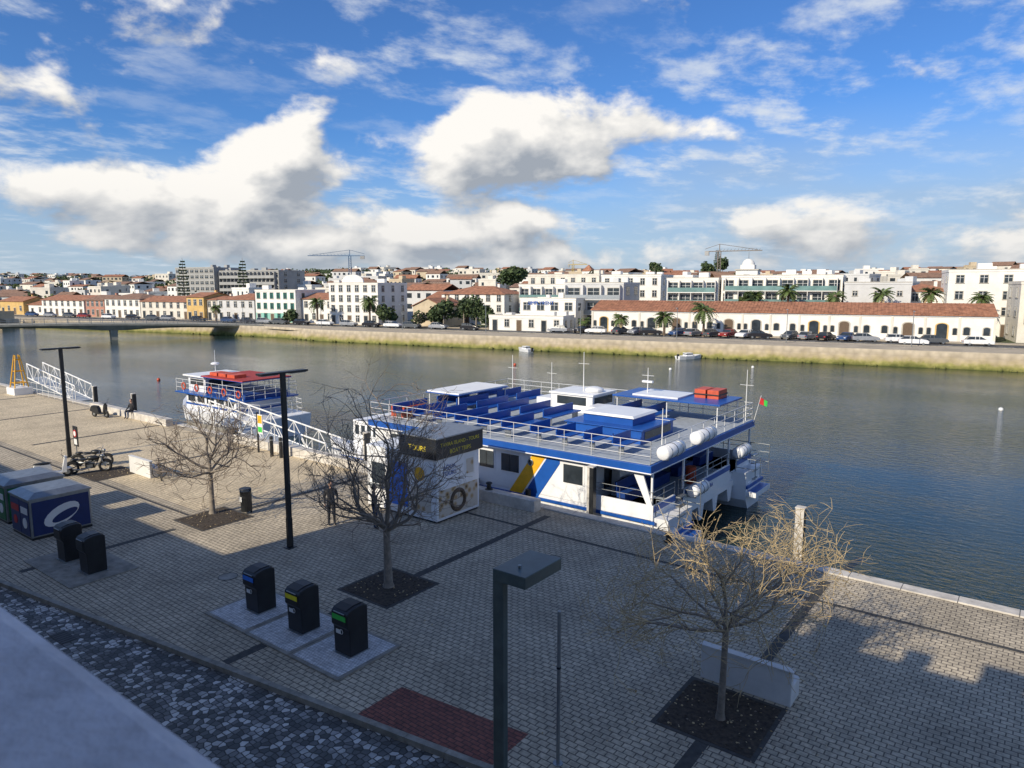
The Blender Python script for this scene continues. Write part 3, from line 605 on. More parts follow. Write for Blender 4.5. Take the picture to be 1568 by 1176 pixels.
def raft(c,L,rr_):
    c=Vector(c); b.tube([c+Vector((0,-L/2,0)),c+Vector((0,-L/2+.06,0)),c+Vector((0,L/2-.06,0)),c+Vector((0,L/2,0))],[rr_*.8,rr_,rr_,rr_*.8],BOATW,14,True,True)
    for k in (-.3,.3,0): b.torus(c+Vector((0,k*L,0)),(0,1,0),rr_,.018,STEEL if k else BLACK,14,4)
    b.box(c.x-.3,c.x+.1,c.y-.5,c.y-.45,c.z-rr_-.05,c.z-rr_+.05,STEEL); b.box(c.x-.3,c.x+.1,c.y+.45,c.y+.5,c.z-rr_-.05,c.z-rr_+.05,STEEL)
raft((-11.75,26.2,2.75),1.7,.29); raft((-11.75,29.5,2.8),1.9,.29); raft((-11.75,34.6,1.15),1.4,.29); raft((-11.65,28.9,.55),1.4,.27)
b.obj('life_rafts',cat)
b=B()
for x,y,z0,z1 in ((-26.8,35.5,2.33,5.0),(-20.9,34.4,3.4,5.6),(-17.2,35,3.5,4.9),(-13.2,28.4,2.33,4.0),(-12.3,36.5,2.33,5.0),(-24.5,36.5,2.33,4.6)):
    b.cyl((x,y,z0),(x,y,z1),.03,.015,WHITE,6); b.cyl((x-.35,y,z0+(z1-z0)*.7),(x+.35,y,z0+(z1-z0)*.7),.012,.012,WHITE,5)
b.box(-17.5,-16.9,34.9,35.1,4.1,4.2,BOATW)
for t in (-27,-24,-21,-18): b.cyl((t,25.0,-.35),(t,25.0,.3),.13,.13,BLACK,10)
b.obj('masts_and_fenders',cat)
text('side_lettering','ISLAND FERRY',(-23.2+20,25.18-31,.2+1.8),(pi/2,0,0),.55,BLUE,cat)
text('stern_lettering','TAVIRA',(-12.0+20.01,31-31,.02+1.8),(pi/2,0,pi/2),.28,BLUE,cat)
b=B(); b.cyl((-11.9,36.6,2.3),(-11.6,36.7,3.7),.015,.01,WHITE,5); b.add([(-11.65,36.7,3.6),(-11.2,36.5,3.45),(-11.25,36.6,3.15),(-11.7,36.72,3.25)],[(0,1,2,3)],RED); b.add([(-11.42,36.6,3.52),(-11.2,36.49,3.45),(-11.25,36.59,3.15),(-11.42,36.64,3.2)],[(0,1,2,3)],LG); b.obj('stern_flag',cat)
# ------------------------------------------------------------------ second boat
bt=root('passenger_boat',(-50,31,-1.8)); b=B(); hull(b,31.0,-57.5,-44.5,2.6,-.3,BOATW); b.obj('hull',bt)
b=B(); b.box(-54.5,-47.5,29.0,33.0,-.3,.9,BOATW); b.box(-54.6,-47.4,28.98,33.02,.0,.15,BLUE); 
for i in range(5): b.box(-54.2+i*1.35,-53.2+i*1.35,28.97,29.0,.3,.75,GLASS)
b.box(-55.5,-46.0,28.6,33.4,.9,1.0,BLUE); b.box(-54.8,-52.3,29.4,32.6,1.0,2.2,BOATW); b.box(-55.1,-52.0,29.1,32.9,2.2,2.32,BOATW); b.box(-52.28,-52.26,29.7,32.3,1.5,2.0,GLASS); b.box(-54.5,-52.6,29.38,29.4,1.5,2.0,GLASS)
b.obj('cabin',bt,True,.03)
b=B(); rail(b,[(-55.4,28.7,0),(-46.1,28.7,0),(-46.1,33.3,0),(-55.4,33.3,0)],1.0,(.35,.7,1.0),WHITE,1.0); rail(b,[(-47.5,28.6,0),(-44.8,29.2,0),(-44.8,32.8,0),(-47.5,33.4,0)],-.3,(.4,.8,1.1),WHITE,.8)
for x in (-51.8,-49.2,-46.6):
    for y in (29,33): b.cyl((x,y,1.0),(x,y,2.35),.03,.03,WHITE,5)
b.cyl((-53.5,31,2.3),(-53.5,31,4.2),.03,.015,WHITE,6); b.ell((-53.5,31,3.1),(.35,.35,.12),BOATW); b.obj('railings',bt)
b=B(); b.box(-52.0,-46.4,28.9,33.1,2.35,2.45,REDC); b.box(-52.05,-46.35,28.85,33.15,2.33,2.37,BLUE)
for x in (-51.6,-50.4,-49.2): b.box(x,x+1,29.4,30.4,2.45,2.7,ORANGE)
for i in range(5): b.torus((-54+i*1.9,28.55,1.5),(0,1,0),.25,.06,ORANGE,16,6)
b.box(-51.5,-46.5,29.2,32.8,1.0,1.4,BLUE2); b.obj('canopy',bt,True,.02)
# ------------------------------------------------------------------ gangways
def gangway(name,x0,z0,x1,z1,y,w=1.3,h=1.05,n=10):
    r=root(name,(x0,y,z0)); b=B()
    for s in (0,w):
        for hh in (0,h): b.cyl((x0,y+s,z0+hh),(x1,y+s,z1+hh),.055,.055,WHITE,6)
        for i in range(n+1):
            t=i/n; x=x0+(x1-x0)*t; z=z0+(z1-z0)*t; b.cyl((x,y+s,z),(x,y+s,z+h),.035,.035,WHITE,5,False)
            if i<n:
                t2=(i+1)/n; xx=x0+(x1-x0)*t2; zz=z0+(z1-z0)*t2
                a,c=((z,zz+h) if i%2 else (z+h,zz)); b.cyl((x,y+s,a),(xx,y+s,c),.032,.032,WHITE,5,False)
    b.add([(x0,y,z0),(x1,y,z1),(x1,y+w,z1),(x0,y+w,z0),(x0,y,z0-.06),(x1,y,z1-.06),(x1,y+w,z1-.06),(x0,y+w,z0-.06)],[(0,1,2,3),(7,6,5,4),(0,4,5,1),(2,6,7,3)],DECKG)
    b.obj('truss',r)
gangway('gangway_bridge',-44,.45,-32.0,-.85,24.9,1.4,1.35,10)
r=root('floating_pontoon',(-34,25.5,-1.8)); b=B(); b.box(-37,-33.5,24.7,27.0,-2.1,-1.25,QUAYM); b.box(-37.05,-33.45,24.65,27.05,-1.25,-1.15,TRIMG)
for x in (-36,-34): b.cyl((x,24.6,-1.6),(x,24.6,-1.2),.1,.1,BLACK)
b.obj('pontoon',r)
r=root('gangway_gate',(-44.2,24.0,0)); b=B()
for x in (-44.4,-42.6): b.box(x-.05,x+.05,24.35,24.45,0.05,1.5,WHITE)
b.box(-44.4,-42.6,24.37,24.43,1.4,1.5,WHITE); rail(b,[(-44.4,24.4,0),(-41,24.4,0)],.05,(.4,.75,1.1),WHITE,.5); b.box(-46,-41,24.36,25,-.15,.3,QUAYM); b.obj('gate',r)
r=root('information_sign',(-35.0,22.6,0)); b=B(); b.box(-.04,.04,-.04,.04,0,2.3,BLACK); b.box(.04,.5,-.02,.02,1.1,2.2,WHITE); b.box(.08,.46,-.03,-.021,1.7,2.15,YEL); b.box(.08,.46,-.03,-.021,1.2,1.5,LG); b.obj('sign',r,False)
gangway('gangway_bridge',-74,1.0,-64,-.2,24.6,1.3,1.3,8)
r=root('channel_marker_frame',(-71,23,0)); b=B()
for sx in (-.6,.6):
    for sy in (-.6,.6): b.cyl((-71+sx,22.9+sy,0),(-71+sx*.25,22.9+sy*.25,3.4),.06,.05,YEL,6)
for z in (1,2,3): b.torus((-71,22.9,z),(0,0,1),.75-.17*z,.04,YEL,4,4)
b.box(-71.9,-70.1,22.2,23.6,0,.6,WHITE); b.obj('frame',r)
r=root('quay_handrail',(-66,23.6,0)); b=B(); rail(b,[(-74,23.6,0),(-62,23.6,0)],0,(.5,1.0),WHITE,1.2); b.obj('rail',r)
# ------------------------------------------------------------------ buildings
def building(name,loc,rz,w,d,h,floors,cols,wall,roof='flat',rh=1.6,roofm=None,win=(1.0,1.5),glass=None,balc=False,side=True,ground=None,trim=None,parapet=.5,sc=2,shut=None,door=True,gh=None,ped=False):
    r=root(name,loc,rz); b=B(); glass=glass or GLASS; roofm=roofm or TERRA; trim=trim or TRIMG
    b.box(0,w,0,d,-.5,h,wall)
    if roof=='flat':
        b.box(-.08,w+.08,-.08,.14,h,h+parapet,wall); b.box(-.08,w+.08,d-.14,d+.08,h,h+parapet,wall); b.box(-.08,.14,.14,d-.14,h,h+parapet,wall); b.box(w-.14,w+.08,.14,d-.14,h,h+parapet,wall)
        b.box(-.11,w+.11,-.11,-.085,h+parapet-.12,h+parapet+.02,trim)
    b.obj('walls',r,False)
    b=B()
    o=.35
    if roof=='gable':
        b.loft([[(-o,-o,h-.02),(w+o,-o,h-.02),(w+o,-o,h+.1),(-o,-o,h+.1)],[(-o,d/2,h+rh-.12),(w+o,d/2,h+rh-.12),(w+o,d/2,h+rh),(-o,d/2,h+rh)],[(-o,d+o,h-.02),(w+o,d+o,h-.02),(w+o,d+o,h+.1),(-o,d+o,h+.1)]],roofm,False)
        b.add([(0.01,0,h),(0.01,d,h),(.01,d/2,h+rh-.1)],[(0,1,2)],wall); b.add([(w-.01,0,h),(w-.01,d,h),(w-.01,d/2,h+rh-.1)],[(0,2,1)],wall)
    elif roof=='fgable':
        b.loft([[(-o,-o,h-.02),(-o,d+o,h-.02),(-o,d+o,h+.1),(-o,-o,h+.1)],[(w/2,-o,h+rh-.12),(w/2,d+o,h+rh-.12),(w/2,d+o,h+rh),(w/2,-o,h+rh)],[(w+o,-o,h-.02),(w+o,d+o,h-.02),(w+o,d+o,h+.1),(w+o,-o,h+.1)]],roofm,False)
        b.add([(0,.01,h),(w,.01,h),(w/2,.01,h+rh-.1)],[(0,1,2)],wall)
    elif roof=='hip':
        i=min(w,d)/2
        b.loft([[(-o,-o,h),(w+o,-o,h),(w+o,d+o,h),(-o,d+o,h)],[(-o,-o,h+.1),(w+o,-o,h+.1),(w+o,d+o,h+.1),(-o,d+o,h+.1)],[(i,d/2-.05,h+rh),(w-i+.02,d/2-.05,h+rh),(w-i+.02,d/2+.05,h+rh),(i,d/2+.05,h+rh)]],roofm,False)
    if ped:
        n=10; pts=[(w*.28,h+parapet)]+[(w/2-w*.22*math.cos(pi*k/n),h+parapet+1.9*math.sin(pi*k/n)**.8) for k in range(n+1)]+[(w*.72,h+parapet)]
        b.prism(pts,-.09,.3,wall,'y')
    if roof=='flat' and w>8:
        rr=random.Random(int(w*97+h*31)); 
        for k in range(int(w/7)+1):
            x=rr.uniform(.5,w-2); y=rr.uniform(1,d-2.5); b.box(x,x+rr.uniform(.8,2.4),y,y+rr.uniform(.8,2),h,h+rr.uniform(.9,1.7),wall)
    elif roof!='flat':
        b.box(w*.7,w*.7+.6,d*.55,d*.55+.6,h,h+rh+.5,wall); b.box(w*.7-.05,w*.7+.65,d*.55-.05,d*.55+.65,h+rh+.5,h+rh+.6,roofm)
    b.obj('roof',r,False)
    b=B(); fh=h/floors; ww,wh=win
    if ground: b.box(.05,w-.05,-.03,-.003,0,fh*.92,ground)
    def wn(x,z,ww,wh,dr):
        def bx(u0,u1,o0,o1,z0,z1,m):
            if dr==0: b.box(u0,u1,-o1,-o0,z0,z1,m)
            elif dr==1: b.box(w+o0,w+o1,u0,u1,z0,z1,m)
            else: b.box(-o1,-o0,u0,u1,z0,z1,m)
        bx(x-ww/2-.12,x+ww/2+.12,.002,.05,z-.1,z+wh+.12,trim); bx(x-ww/2,x+ww/2,.05,.062,z,z+wh,glass)
        bx(x-.03,x+.03,.062,.08,z,z+wh,shut or WHITE); bx(x-ww/2,x+ww/2,.062,.078,z+wh*.66,z+wh*.66+.05,shut or WHITE)
        bx(x-ww/2-.18,x+ww/2+.18,.05,.14,z-.1,z-.02,trim)
        if shut and dr==0: bx(x-ww/2-.1,x-ww/2+.12,.05,.09,z,z+wh,shut); bx(x+ww/2-.12,x+ww/2+.1,.05,.09,z,z+wh,shut)
    for f in range(floors):
        for c in range(cols):
            x=w*(c+.5)/cols; z=f*fh+fh*.32
            if f==0 and door and c%2==0:
                b.box(x-.65,x+.65,-.07,-.031,0,2.35,trim); b.box(x-.52,x+.52,-.08,-.07,0,2.2,DOORM if c%4 else glass)
            else: wn(x,z if not(balc and f) else f*fh+.15,ww,wh if not(balc and f) else fh*.72,0)
        if balc and f:
            b.box(w*.04,w*.96,-1.2,-.09,f*fh-.12,f*fh+.05,wall); b.box(w*.04,w*.96,-1.2,-1.16,f*fh+.05,f*fh+1.0,balc)
            for c in range(cols+1):
                x=w*.04+w*.92*c/cols; b.box(x-.06,x+.06,-1.15,-.1,f*fh+.05,(f+1)*fh-.15,wall)
        if side:
            for c in range(sc):
                y=d*(c+.5)/sc
                for dr in (1,2): wn(y,f*fh+fh*.32,ww*.9,wh*.9,dr)
    b.obj('windows_and_doors',r,False)
    return r
building('apartment_building',(-8.8,-1.2,0),pi,15.5,12,14.4,5,6,WHITEW,'flat',side=False)
building('townhouse',(9,-1.2,0),pi,17.8,12,11.25,3,6,WHITEW2,'flat',side=False)
building('townhouse',(-24.3,-1.2,0),pi,25,12,7.9,3,9,YELP,'gable',rh=.9,side=False)
building('townhouse',(-49.3,-1.2,0),pi,26,12,7.4,3,9,WHITEW,'gable',rh=1.2,side=False)
building('apartment_building',(32,-1.2,0),pi,23,12,13.5,4,8,WHITEW,'flat',side=False)
r=root('shadow_edge_chimneys',(0,-2,11)); b=B()  # unseen chimneys, added to break up the roof's shadow edge on the paving
for x,wd,hh in ((-7.4,1.2,2.0),(-5.2,.5,1.2),(-3.6,.9,1.5),(-1.5,.4,1.0),(1.2,1.6,1.9),(4,.5,1.4)): b.box(x,x+wd,-1.9,-1.4,11,11.7+hh*.55,WHITEW2); b.box(x-.05,x+wd+.05,-1.95,-1.35,11.7+hh*.55,11.78+hh*.55,TERRA)
b.obj('added_shadow_stacks',r)
SILL=mat('balcony_plaster',(.64,.63,.66),.8,var=.18,sc=7,bump=.3,bsc=60)
r=root('balcony',(-1,-.5,7.8)); b=B(); b.box(-4.5,1.8,-1.2,.28,7.65,7.85,SILL); b.box(-4.5,1.8,.1,.26,7.85,8.84,SILL); b.obj('slab_and_wall',r)
b=B(); b.box(-4.52,1.82,.05,.3,8.84,8.9,SILL); b.obj('parapet_cap',r,True,.025)
# ------------------------------------------------------------------ water + far bank
b=B(); b.add([(-3000,24.2,-1.8),(3000,24.2,-1.8),(3000,4000,-1.8),(-3000,4000,-1.8)],[(0,1,2,3)],WATER); b.obj('river_water')
ANG=math.radians(10.79); OB=Vector((-100.8,94.9,0)); EV=Vector((math.cos(ANG),math.sin(ANG),0)); FV=Vector((-math.sin(ANG),math.cos(ANG),0))
def bk(p,q,z=0): v=OB+EV*p+FV*q; return (v.x,v.y,z)
def sst(a,c,x): t=min(1,max(0,(x-a)/(c-a))); return t*t*(3-2*t)
def th(p,q):
    h=15.5*sst(50,380,q)+4*sst(380,900,q)
    h+=3*sst(60,300,q)*math.sin(p*.011+1.3)*math.cos(q*.009)
    return h
def bq(p): return 4.2*sst(-15,-35,p) if p<-15 else 0
ps=[-4000,-1500,-900,-700,-560]+list(range(-480,300,20))+[340,420,600,1000,2000,4000]
qs=[.5,6,11.5,22.5,35,50,65,80,100,120,145,170,200,230,260,300,340,380,450,600,900,1500,3000,6000]
b=B(); vs=[];fs=[]
for q in qs:
    for p in ps: vs.append(bk(p,q+(bq(p) if q<1 else 0),th(p,q)))
n=len(ps)
for j in range(len(qs)-1):
    for i in range(n-1): fs.append((j*n+i,j*n+i+1,(j+1)*n+i+1,(j+1)*n+i))
b.add(vs,fs,TERR,True); b.obj('terrain')
br=root('river_embankment',bk(0,0),ANG)
b=B()
PP=[-1500,-400,-200,-120,-80,-60,-50,-45,-40,-35,-30,-25,-20,-15,0,30,60,90,120,200,600,1500]
prof=[(-.5,-3.5),(-.45,-1.7),(-.05,-.35),(.0,.5),(.5,.5),(.55,0.006),(12,.006)]
rings=[[(p,q+bq(p) if q<11 else q,z) for q,z in prof] for p in PP]
b.loft(rings[:],RWALL,False,False,False)
b.obj('wall',br,False)
b=B(); b.box(-1500,1500,6.5,15.6,-.1,.03,FARPAVE); b.box(-1500,1500,15.6,23.6,-.1,.02,ASPH); b.box(-1500,1500,15.5,15.62,-.1,.12,KERBM); b.box(-1500,1500,23.5,26.8,-.1,.13,FARPAVE)
for k in range(60): b.box(-120+k*4,-118+k*4,18.4,18.5,.02,.024,WHITE)
b.obj('far_road',br,False)
b=B()
for i in range(90):
    p=R.uniform(-60,120); b.ell((p,-.6+bq(p)+R.uniform(-.2,.1),-1.75),(R.uniform(.2,.7),.3,R.uniform(.1,.35)),RWALL,6,4)
b.obj('wall_base_rocks',br,False)
def fb(name,p0,p1,q,d,h,floors,cols,wall,**k):
    return building(name,bk(p0,q,0 if 'z' not in k else k.pop('z')),ANG,p1-p0,d,h,floors,cols,wall,**k)
r=root('long_warehouse',bk(31,27),ANG); Lw=69.5; b=B(); b.box(0,Lw,0,11,-.3,4.35,WHITEW)
b.box(-.1,Lw+.1,-.12,-.003,4.1,4.3,WHITE); b.obj('walls',r,False)
b=B(); b.loft([[(-.3,-.4,4.36),(Lw+.3,-.4,4.36),(Lw+.3,-.4,4.5),(-.3,-.4,4.5)],[(-.3,5.5,6.2),(Lw+.3,5.5,6.2),(Lw+.3,5.5,6.35),(-.3,5.5,6.35)],[(-.3,11.4,4.36),(Lw+.3,11.4,4.36),(Lw+.3,11.4,4.5),(-.3,11.4,4.5)]],TERRA,False)
for x in (0,Lw-.02): b.prism([(0,4.3),(11,4.3),(5.5,6.15)],x,x+.02,WHITEW,'x')
for k in range(int(Lw/.6)): b.tube([(k*.6,-.38,4.52),(k*.6,5.5,6.37)],.05,TERRA,4)
b.obj('roof',r,False)
b=B(); nb=14
for i in range(nb+1):
    x=i*Lw/nb; b.box(x-.18,x+.18,-.1,-.003,0,4.1,WHITEW2)
for i in range(nb):
    x=(i+.5)*Lw/nb
    def arch(cx,w2,h2,m,o0,o1):
        pts=[(cx-w2,0.0 if h2>2.6 else 1.2),(cx+w2,0.0 if h2>2.6 else 1.2),(cx+w2,h2)]+[(cx+w2*math.cos(t*pi/8),h2+w2*.55*math.sin(t*pi/8)) for t in range(1,8)]+[(cx-w2,h2)]
        b.prism(pts,-o1,-o0,m,'y')
    if i%3!=1: 
        arch(x,1.0,2.7 if i%2 else 2.65,YELP if i%4==0 else TRIMG,.003,.05); arch(x,.78,2.65,DOORM if i%2 else GLASS,.05,.07)
        for q in (-1.9,1.9): arch(x+q,.42,2.2,TRIMG,.003,.05); arch(x+q,.3,2.15,GLASS,.05,.07)
    else:
        for q in (-1.4,1.4): arch(x+q,.6,2.3,TRIMG,.003,.05); arch(x+q,.45,2.25,GLASS,.05,.07)
b.obj('doors_and_windows',r,False)
fb('yellow_house',-176,-163,25,9,4.3,1,4,YELP,roof='gable'); fb('small_house',-162,-154,26,9,3.3,1,2,WHITEW,roof='gable',rh=1.4)
fb('white_house',-153,-132,25,10,4.9,2,7,WHITEW,roof='gable'); fb('pink_house',-131,-122.3,25,10,5.0,2,4,PINKP,roof='gable',roofm=TERRA2)
fb('white_house',-122,-106.3,25,11,5.5,2,6,WHITEW,roof='hip',roofm=TERRA2); fb('white_house',-106,-86,25,10,4.9,2,7,WHITEW2,roof='gable')
fb('yellow_house',-85.6,-79,24,10,6.3,2,3,YELP,roof='gable',rh=1.3); fb('beige_house',-78.9,-75.2,25,10,5.6,2,2,WHITEW2,roof='gable',rh=1.0); fb('grey_house',-75,-61.5,25,12,5.7,2,5,WHITEG,roof='hip')
fb('green_shuttered_house',-61,-47.3,25,11,7.9,3,6,WHITEW,roof='flat',ground=mat('mint',(.25,.5,.42),.7),shut=GREENP)
fb('white_house',-47,-37,27,11,6.0,2,4,WHITEW,roof='gable'); 
r=fb('gabled_apartment_house',-36.5,-21.8,25,12,9.6,4,6,WHITEW,roof='flat',ped=True,sc=3)
fb('beige_gabled_house',-13.3,-5.2,27,10,4.6,1,3,BEIGEP,roof='fgable',rh=2.0)
fb('white_house',-13.5,4,40,12,7.3,3,6,WHITEW,roof='hip',rh=2); fb('white_house',-20,-12,44,10,6.3,2,3,WHITEW2,roof='gable')
fb('boat_rental_office',9.5,26.5,22,6,2.6,1,6,WHITEW,roof='flat',parapet=.7); r=fb('modern_house',13.5,26.5,29,9,6.3,2,4,WHITEW,roof='flat',win=(1.6,1.6))
text('rental_sign','SIMPLYRENT',(5,-.2,5.3),(pi/2,0,0),1.1,BLUE,r,.03)
fb('balcony_apartments',21.5,35,35,12,9.6,3,3,WHITEG,roof='flat',balc=STEEL,win=(2.6,1.9)); fb('balcony_apartments',5,21,46,12,9.3,3,5,WHITEW,roof='flat',balc=GGLASS,win=(1.8,1.6))
fb('white_apartments',22,37,58,12,11.6,4,5,WHITEW,roof='flat'); fb('white_apartments',0,20,62,12,11.9,4,7,WHITEW2,roof='flat')
fb('glass_balcony_apartments',42,53,44,14,10.6,4,4,WHITEW,roof='flat',balc=GGLASS,win=(2.0,1.9)); fb('glass_balcony_apartments',53.5,77,45,14,11.1,4,8,WHITEW,roof='flat',balc=GGLASS,win=(2.0,1.9))
fb('white_block',77.4,89,44,12,9.6,3,3,WHITEG,roof='flat',win=(.8,.9)); fb('tile_roofed_house',86,97,52,12,8.2,3,4,WHITEW,roof='hip')
fb('white_apartments',95,125,45,14,11.9,4,8,WHITEW,roof='flat',win=(1.2,1.4)); fb('balcony_apartments',104,124,30,12,9.6,3,5,WHITEW2,roof='flat',balc=STEEL,win=(2,1.7))
fb('hotel_block',-172,-150,90,14,16.2,7,8,GREYB,roof='flat',win=(1.8,1.2)); fb('hotel_block',-149.5,-118,92,14,14.8,6,14,GREYB,roof='flat',balc=GREYB,win=(1.6,1.5))
r=root('church_tower',bk(53,66),ANG); b=B(); b.box(0,5,0,5,0,13,WHITEW); b.box(-.2,5.2,-.2,5.2,13,13.3,TRIMG); b.box(.9,4.1,.9,4.1,13.3,14.3,WHITEW); b.ell((2.5,2.5,14.3),(1.5,1.5,1.5),WHITEW,14,10); b.cyl((2.5,2.5,15.6),(2.5,2.5,17.5),.1,.04,STEEL); b.box(1.8,3.2,-.03,-.005,9.5,12,GLASS); b.box(5.005,5.03,1.8,3.2,9.5,12,GLASS); b.obj('tower',r,False)
r=root('church_tower',bk(-18,150,6),ANG); b=B(); b.box(0,4,0,4,0,9,WHITEW); b.loft([[(-.2,-.2,9),(4.2,-.2,9),(4.2,4.2,9),(-.2,4.2,9)],[(1.9,1.9,11.5),(2.1,1.9,11.5),(2.1,2.1,11.5),(1.9,2.1,11.5)]],TERRA,False); b.box(1.2,2.8,-.03,-.005,6,8,GLASS); b.obj('tower',r,False)
def pr(q): return -155-1.97*(q-15)-15, 100+.13*q+18
b=B(); tr=B(); rr=random.Random(5)
walls=[WHITEW,WHITEW,WHITEW,WHITEW2,WHITEW2,WHITEG,BEIGEP]
def foliage(b,c,rad,n,size,mats,rr):
    lob=[(Vector((rr.uniform(-.5,.5),rr.uniform(-.5,.5),rr.uniform(-.35,.5))),rr.uniform(.45,.7)) for _ in range(6)]
    for i in range(n):
        l,k=rr.choice(lob); d=Vector((rr.gauss(0,1),rr.gauss(0,1),rr.gauss(0,1))).normalized()*(k*rr.uniform(.6,1.05)); p=l+d
        P=Vector((c[0]+p.x*rad[0],c[1]+p.y*rad[1],c[2]+p.z*rad[2])); a=Vector((rr.gauss(0,1),rr.gauss(0,1),rr.gauss(0,1))).normalized(); e=a.orthogonal().normalized(); s=size*rr.uniform(.6,1.3)
        b.add([P-a*s,P+e*s,P+a*s,P-e*s],[(0,1,2,3)],rr.choice(mats))
q=52
while q<470:
    lo,hi=pr(q); p=lo; step=16 if q<200 else 18
    while p<hi:
        pp=p+rr.uniform(-3,3); qq=q+rr.uniform(-4,4); t=rr.random()
        left=pp<-60-q*.6
        dens=.76 if not left else (.42 if q>150 else .65)
        near=(q<85 and (-180<pp<-110 or -20<pp<125))
        if q>330: dens*=.65
        if t<dens and not near:
            w=rr.uniform(6,15);d=rr.uniform(7,11); fl=rr.choice([1,2,2,2,3,3]) if q<260 else rr.choice([1,1,2,2]); h=fl*2.9; z=th(pp,qq)-.6
            M=Matrix.Translation(Vector(bk(pp,qq,z)))@Matrix.Rotation(ANG+rr.uniform(-.5,.5),4,'Z'); wl=rr.choice(walls)
            b.box(-w/2,w/2,-d/2,d/2,-3,h,wl,M)
            if rr.random()<.48:
                rm=rr.choice([TERRA,TERRA2,TERRA2]); o=.3; rh=rr.uniform(1.2,2)
                b.loft([[(-w/2-o,-d/2-o,h),(w/2+o,-d/2-o,h),(w/2+o,-d/2-o,h+.1)],[(-w/2-o,0,h+rh-.1),(w/2+o,0,h+rh-.1),(w/2+o,0,h+rh)],[(-w/2-o,d/2+o,h),(w/2+o,d/2+o,h),(w/2+o,d/2+o,h+.1)]],rm,False,False,True,M)
                b.add([(-w/2-o,-d/2-o,h+.1),(w/2+o,-d/2-o,h+.1),(w/2+o,0,h+rh),(-w/2-o,0,h+rh)],[(0,1,2,3)],rm,False,M)
            else:
                b.box(-w/2-.1,w/2+.1,-d/2-.1,-d/2+.1,h,h+.6,wl,M); b.box(w/2-.1,w/2+.1,-d/2+.1,d/2,h,h+.6,wl,M); x=rr.uniform(-w/3,w/4); b.box(x,x+2.2,-1,1.4,h,h+2,wl,M)
            for f in range(fl):
                nc=int(w/2.6)
                for c in range(nc):
                    if rr.random()<.85:
                        x=-w/2+w*(c+.5)/nc; ww=rr.choice([.5,.5,.8]); b.box(x-ww,x+ww,-d/2-.06,-d/2-.01,f*2.9+.9,f*2.9+2.2,GLASS,M)
                for c in range(2):
                    y=-d/2+d*(c+.5)/2; b.box(w/2+.01,w/2+.06,y-.5,y+.5,f*2.9+.9,f*2.9+2.1,GLASS,M)
        if rr.random()<(.5 if not left else .85):
            pp=p+rr.uniform(-8,8);qq=q-rr.uniform(5,8) ; s=rr.uniform(1.8,4.0); z=th(pp,qq)
            if not near or qq>60: foliage(tr,bk(pp,qq,z+s*.9),(s,s,s*1.0),42,.75,[LEAFD,LEAFD,LEAFM],rr)
        p+=step*rr.uniform(.75,1.3)
    q+=13 if q<200 else 19
b.obj('hillside_town')
for i in range(300):
    q_=rr.uniform(160,480); lo,hi=pr(q_); p_=rr.uniform(lo,lo*.35 if rr.random()<.75 else hi); s=rr.uniform(2.5,5); foliage(tr,bk(p_,q_,th(p_,q_)+s*.4),(s*1.6,s,s*.8),46,1.2,[LEAFD,LEAFD,LEAFM],rr)
tr.obj('hillside_trees')
def round_tree(name,p,q,h,rad,z=0,n=900,squash=.9,s=.28,mats=(LEAFD,LEAFD,LEAFM)):
    r=root(name,bk(p,q,z)); b=B(); b.tube([(0,0,0),(.05,0,h*.3),(0,.05,h-rad*squash)],[.22,.17,.12],BARK,7)
    for k in range(5):
        a=k*1.26; b.tube([(0,0,h-rad*squash*1.3),(math.cos(a)*rad*.5,math.sin(a)*rad*.5,h-rad*squash*.7)],[.1,.04],BARK,5)
    b.obj('trunk',r,False); b=B(); foliage(b,(0,0,h-rad*squash),(rad,rad,rad*squash),n,s,list(mats),random.Random(int(p*7+q))); b.obj('crown',r,False)
round_tree('evergreen_tree',-16.5,21,5.2,2.4); round_tree('evergreen_tree',-46,21,3.9,2.0); round_tree('evergreen_tree',-8,21,3.9,1.9,mats=(LEAFD,LEAFM,BEIGEP))
for p,q,h,rd in ((-2.5,23,6.3,2.6),(1.5,25,7,3.0),(5.2,24,7.2,3.0),(-4.8,24,4.5,2.2),(8.2,24,4.5,2.0)): round_tree('evergreen_tree',p,q,h,rd)
round_tree('umbrella_pine',-33,120,12,7,4,1300,.5,.6)
for p,q,h,rd,z in ((0,190,9,3,11),(22,190,8,3,11),(28,190,10,2.5,11),(-100,75,5,3,1),(60,40,8,2.2,0),(14,70,11,3,2)): round_tree('evergreen_tree',p,q,h,rd,z,500,1.1,.5)
def norfolk(p,q,h,z):
    r=root('norfolk_pine',bk(p,q,z)); b=B(); b.tube([(0,0,0),(0,0,h)],[.3,.05],BARK,7); b.obj('trunk',r,False); b=B(); rr=random.Random(int(h*10))
    zz=h*.2
    while zz<h*.98:
        L=(1-zz/h)**.6*h*.15+.3
        for k in range(7):
            a=k*.9+zz*3; d=Vector((math.cos(a),math.sin(a),0)); e=Vector((-math.sin(a),math.cos(a),0)); LL=L*rr.uniform(.7,1.15)
            p0=Vector((0,0,zz)); p1=p0+d*LL+Vector((0,0,L*.15))
            b.add([p0-e*.1,p1-e*.4,p1+e*.4+Vector((0,0,.2)),p0+e*.1+Vector((0,0,.2))],[(0,1,2,3)],LEAFD); b.add([p0,p1+Vector((0,0,-.4)),p1+Vector((0,0,.3))],[(0,1,2)],LEAFM)
        zz+=h*.06
    b.obj('branches',r,False)
norfolk(-143,70,18,1.5); norfolk(-113,70,17.5,1.5); norfolk(24,200,14,11)
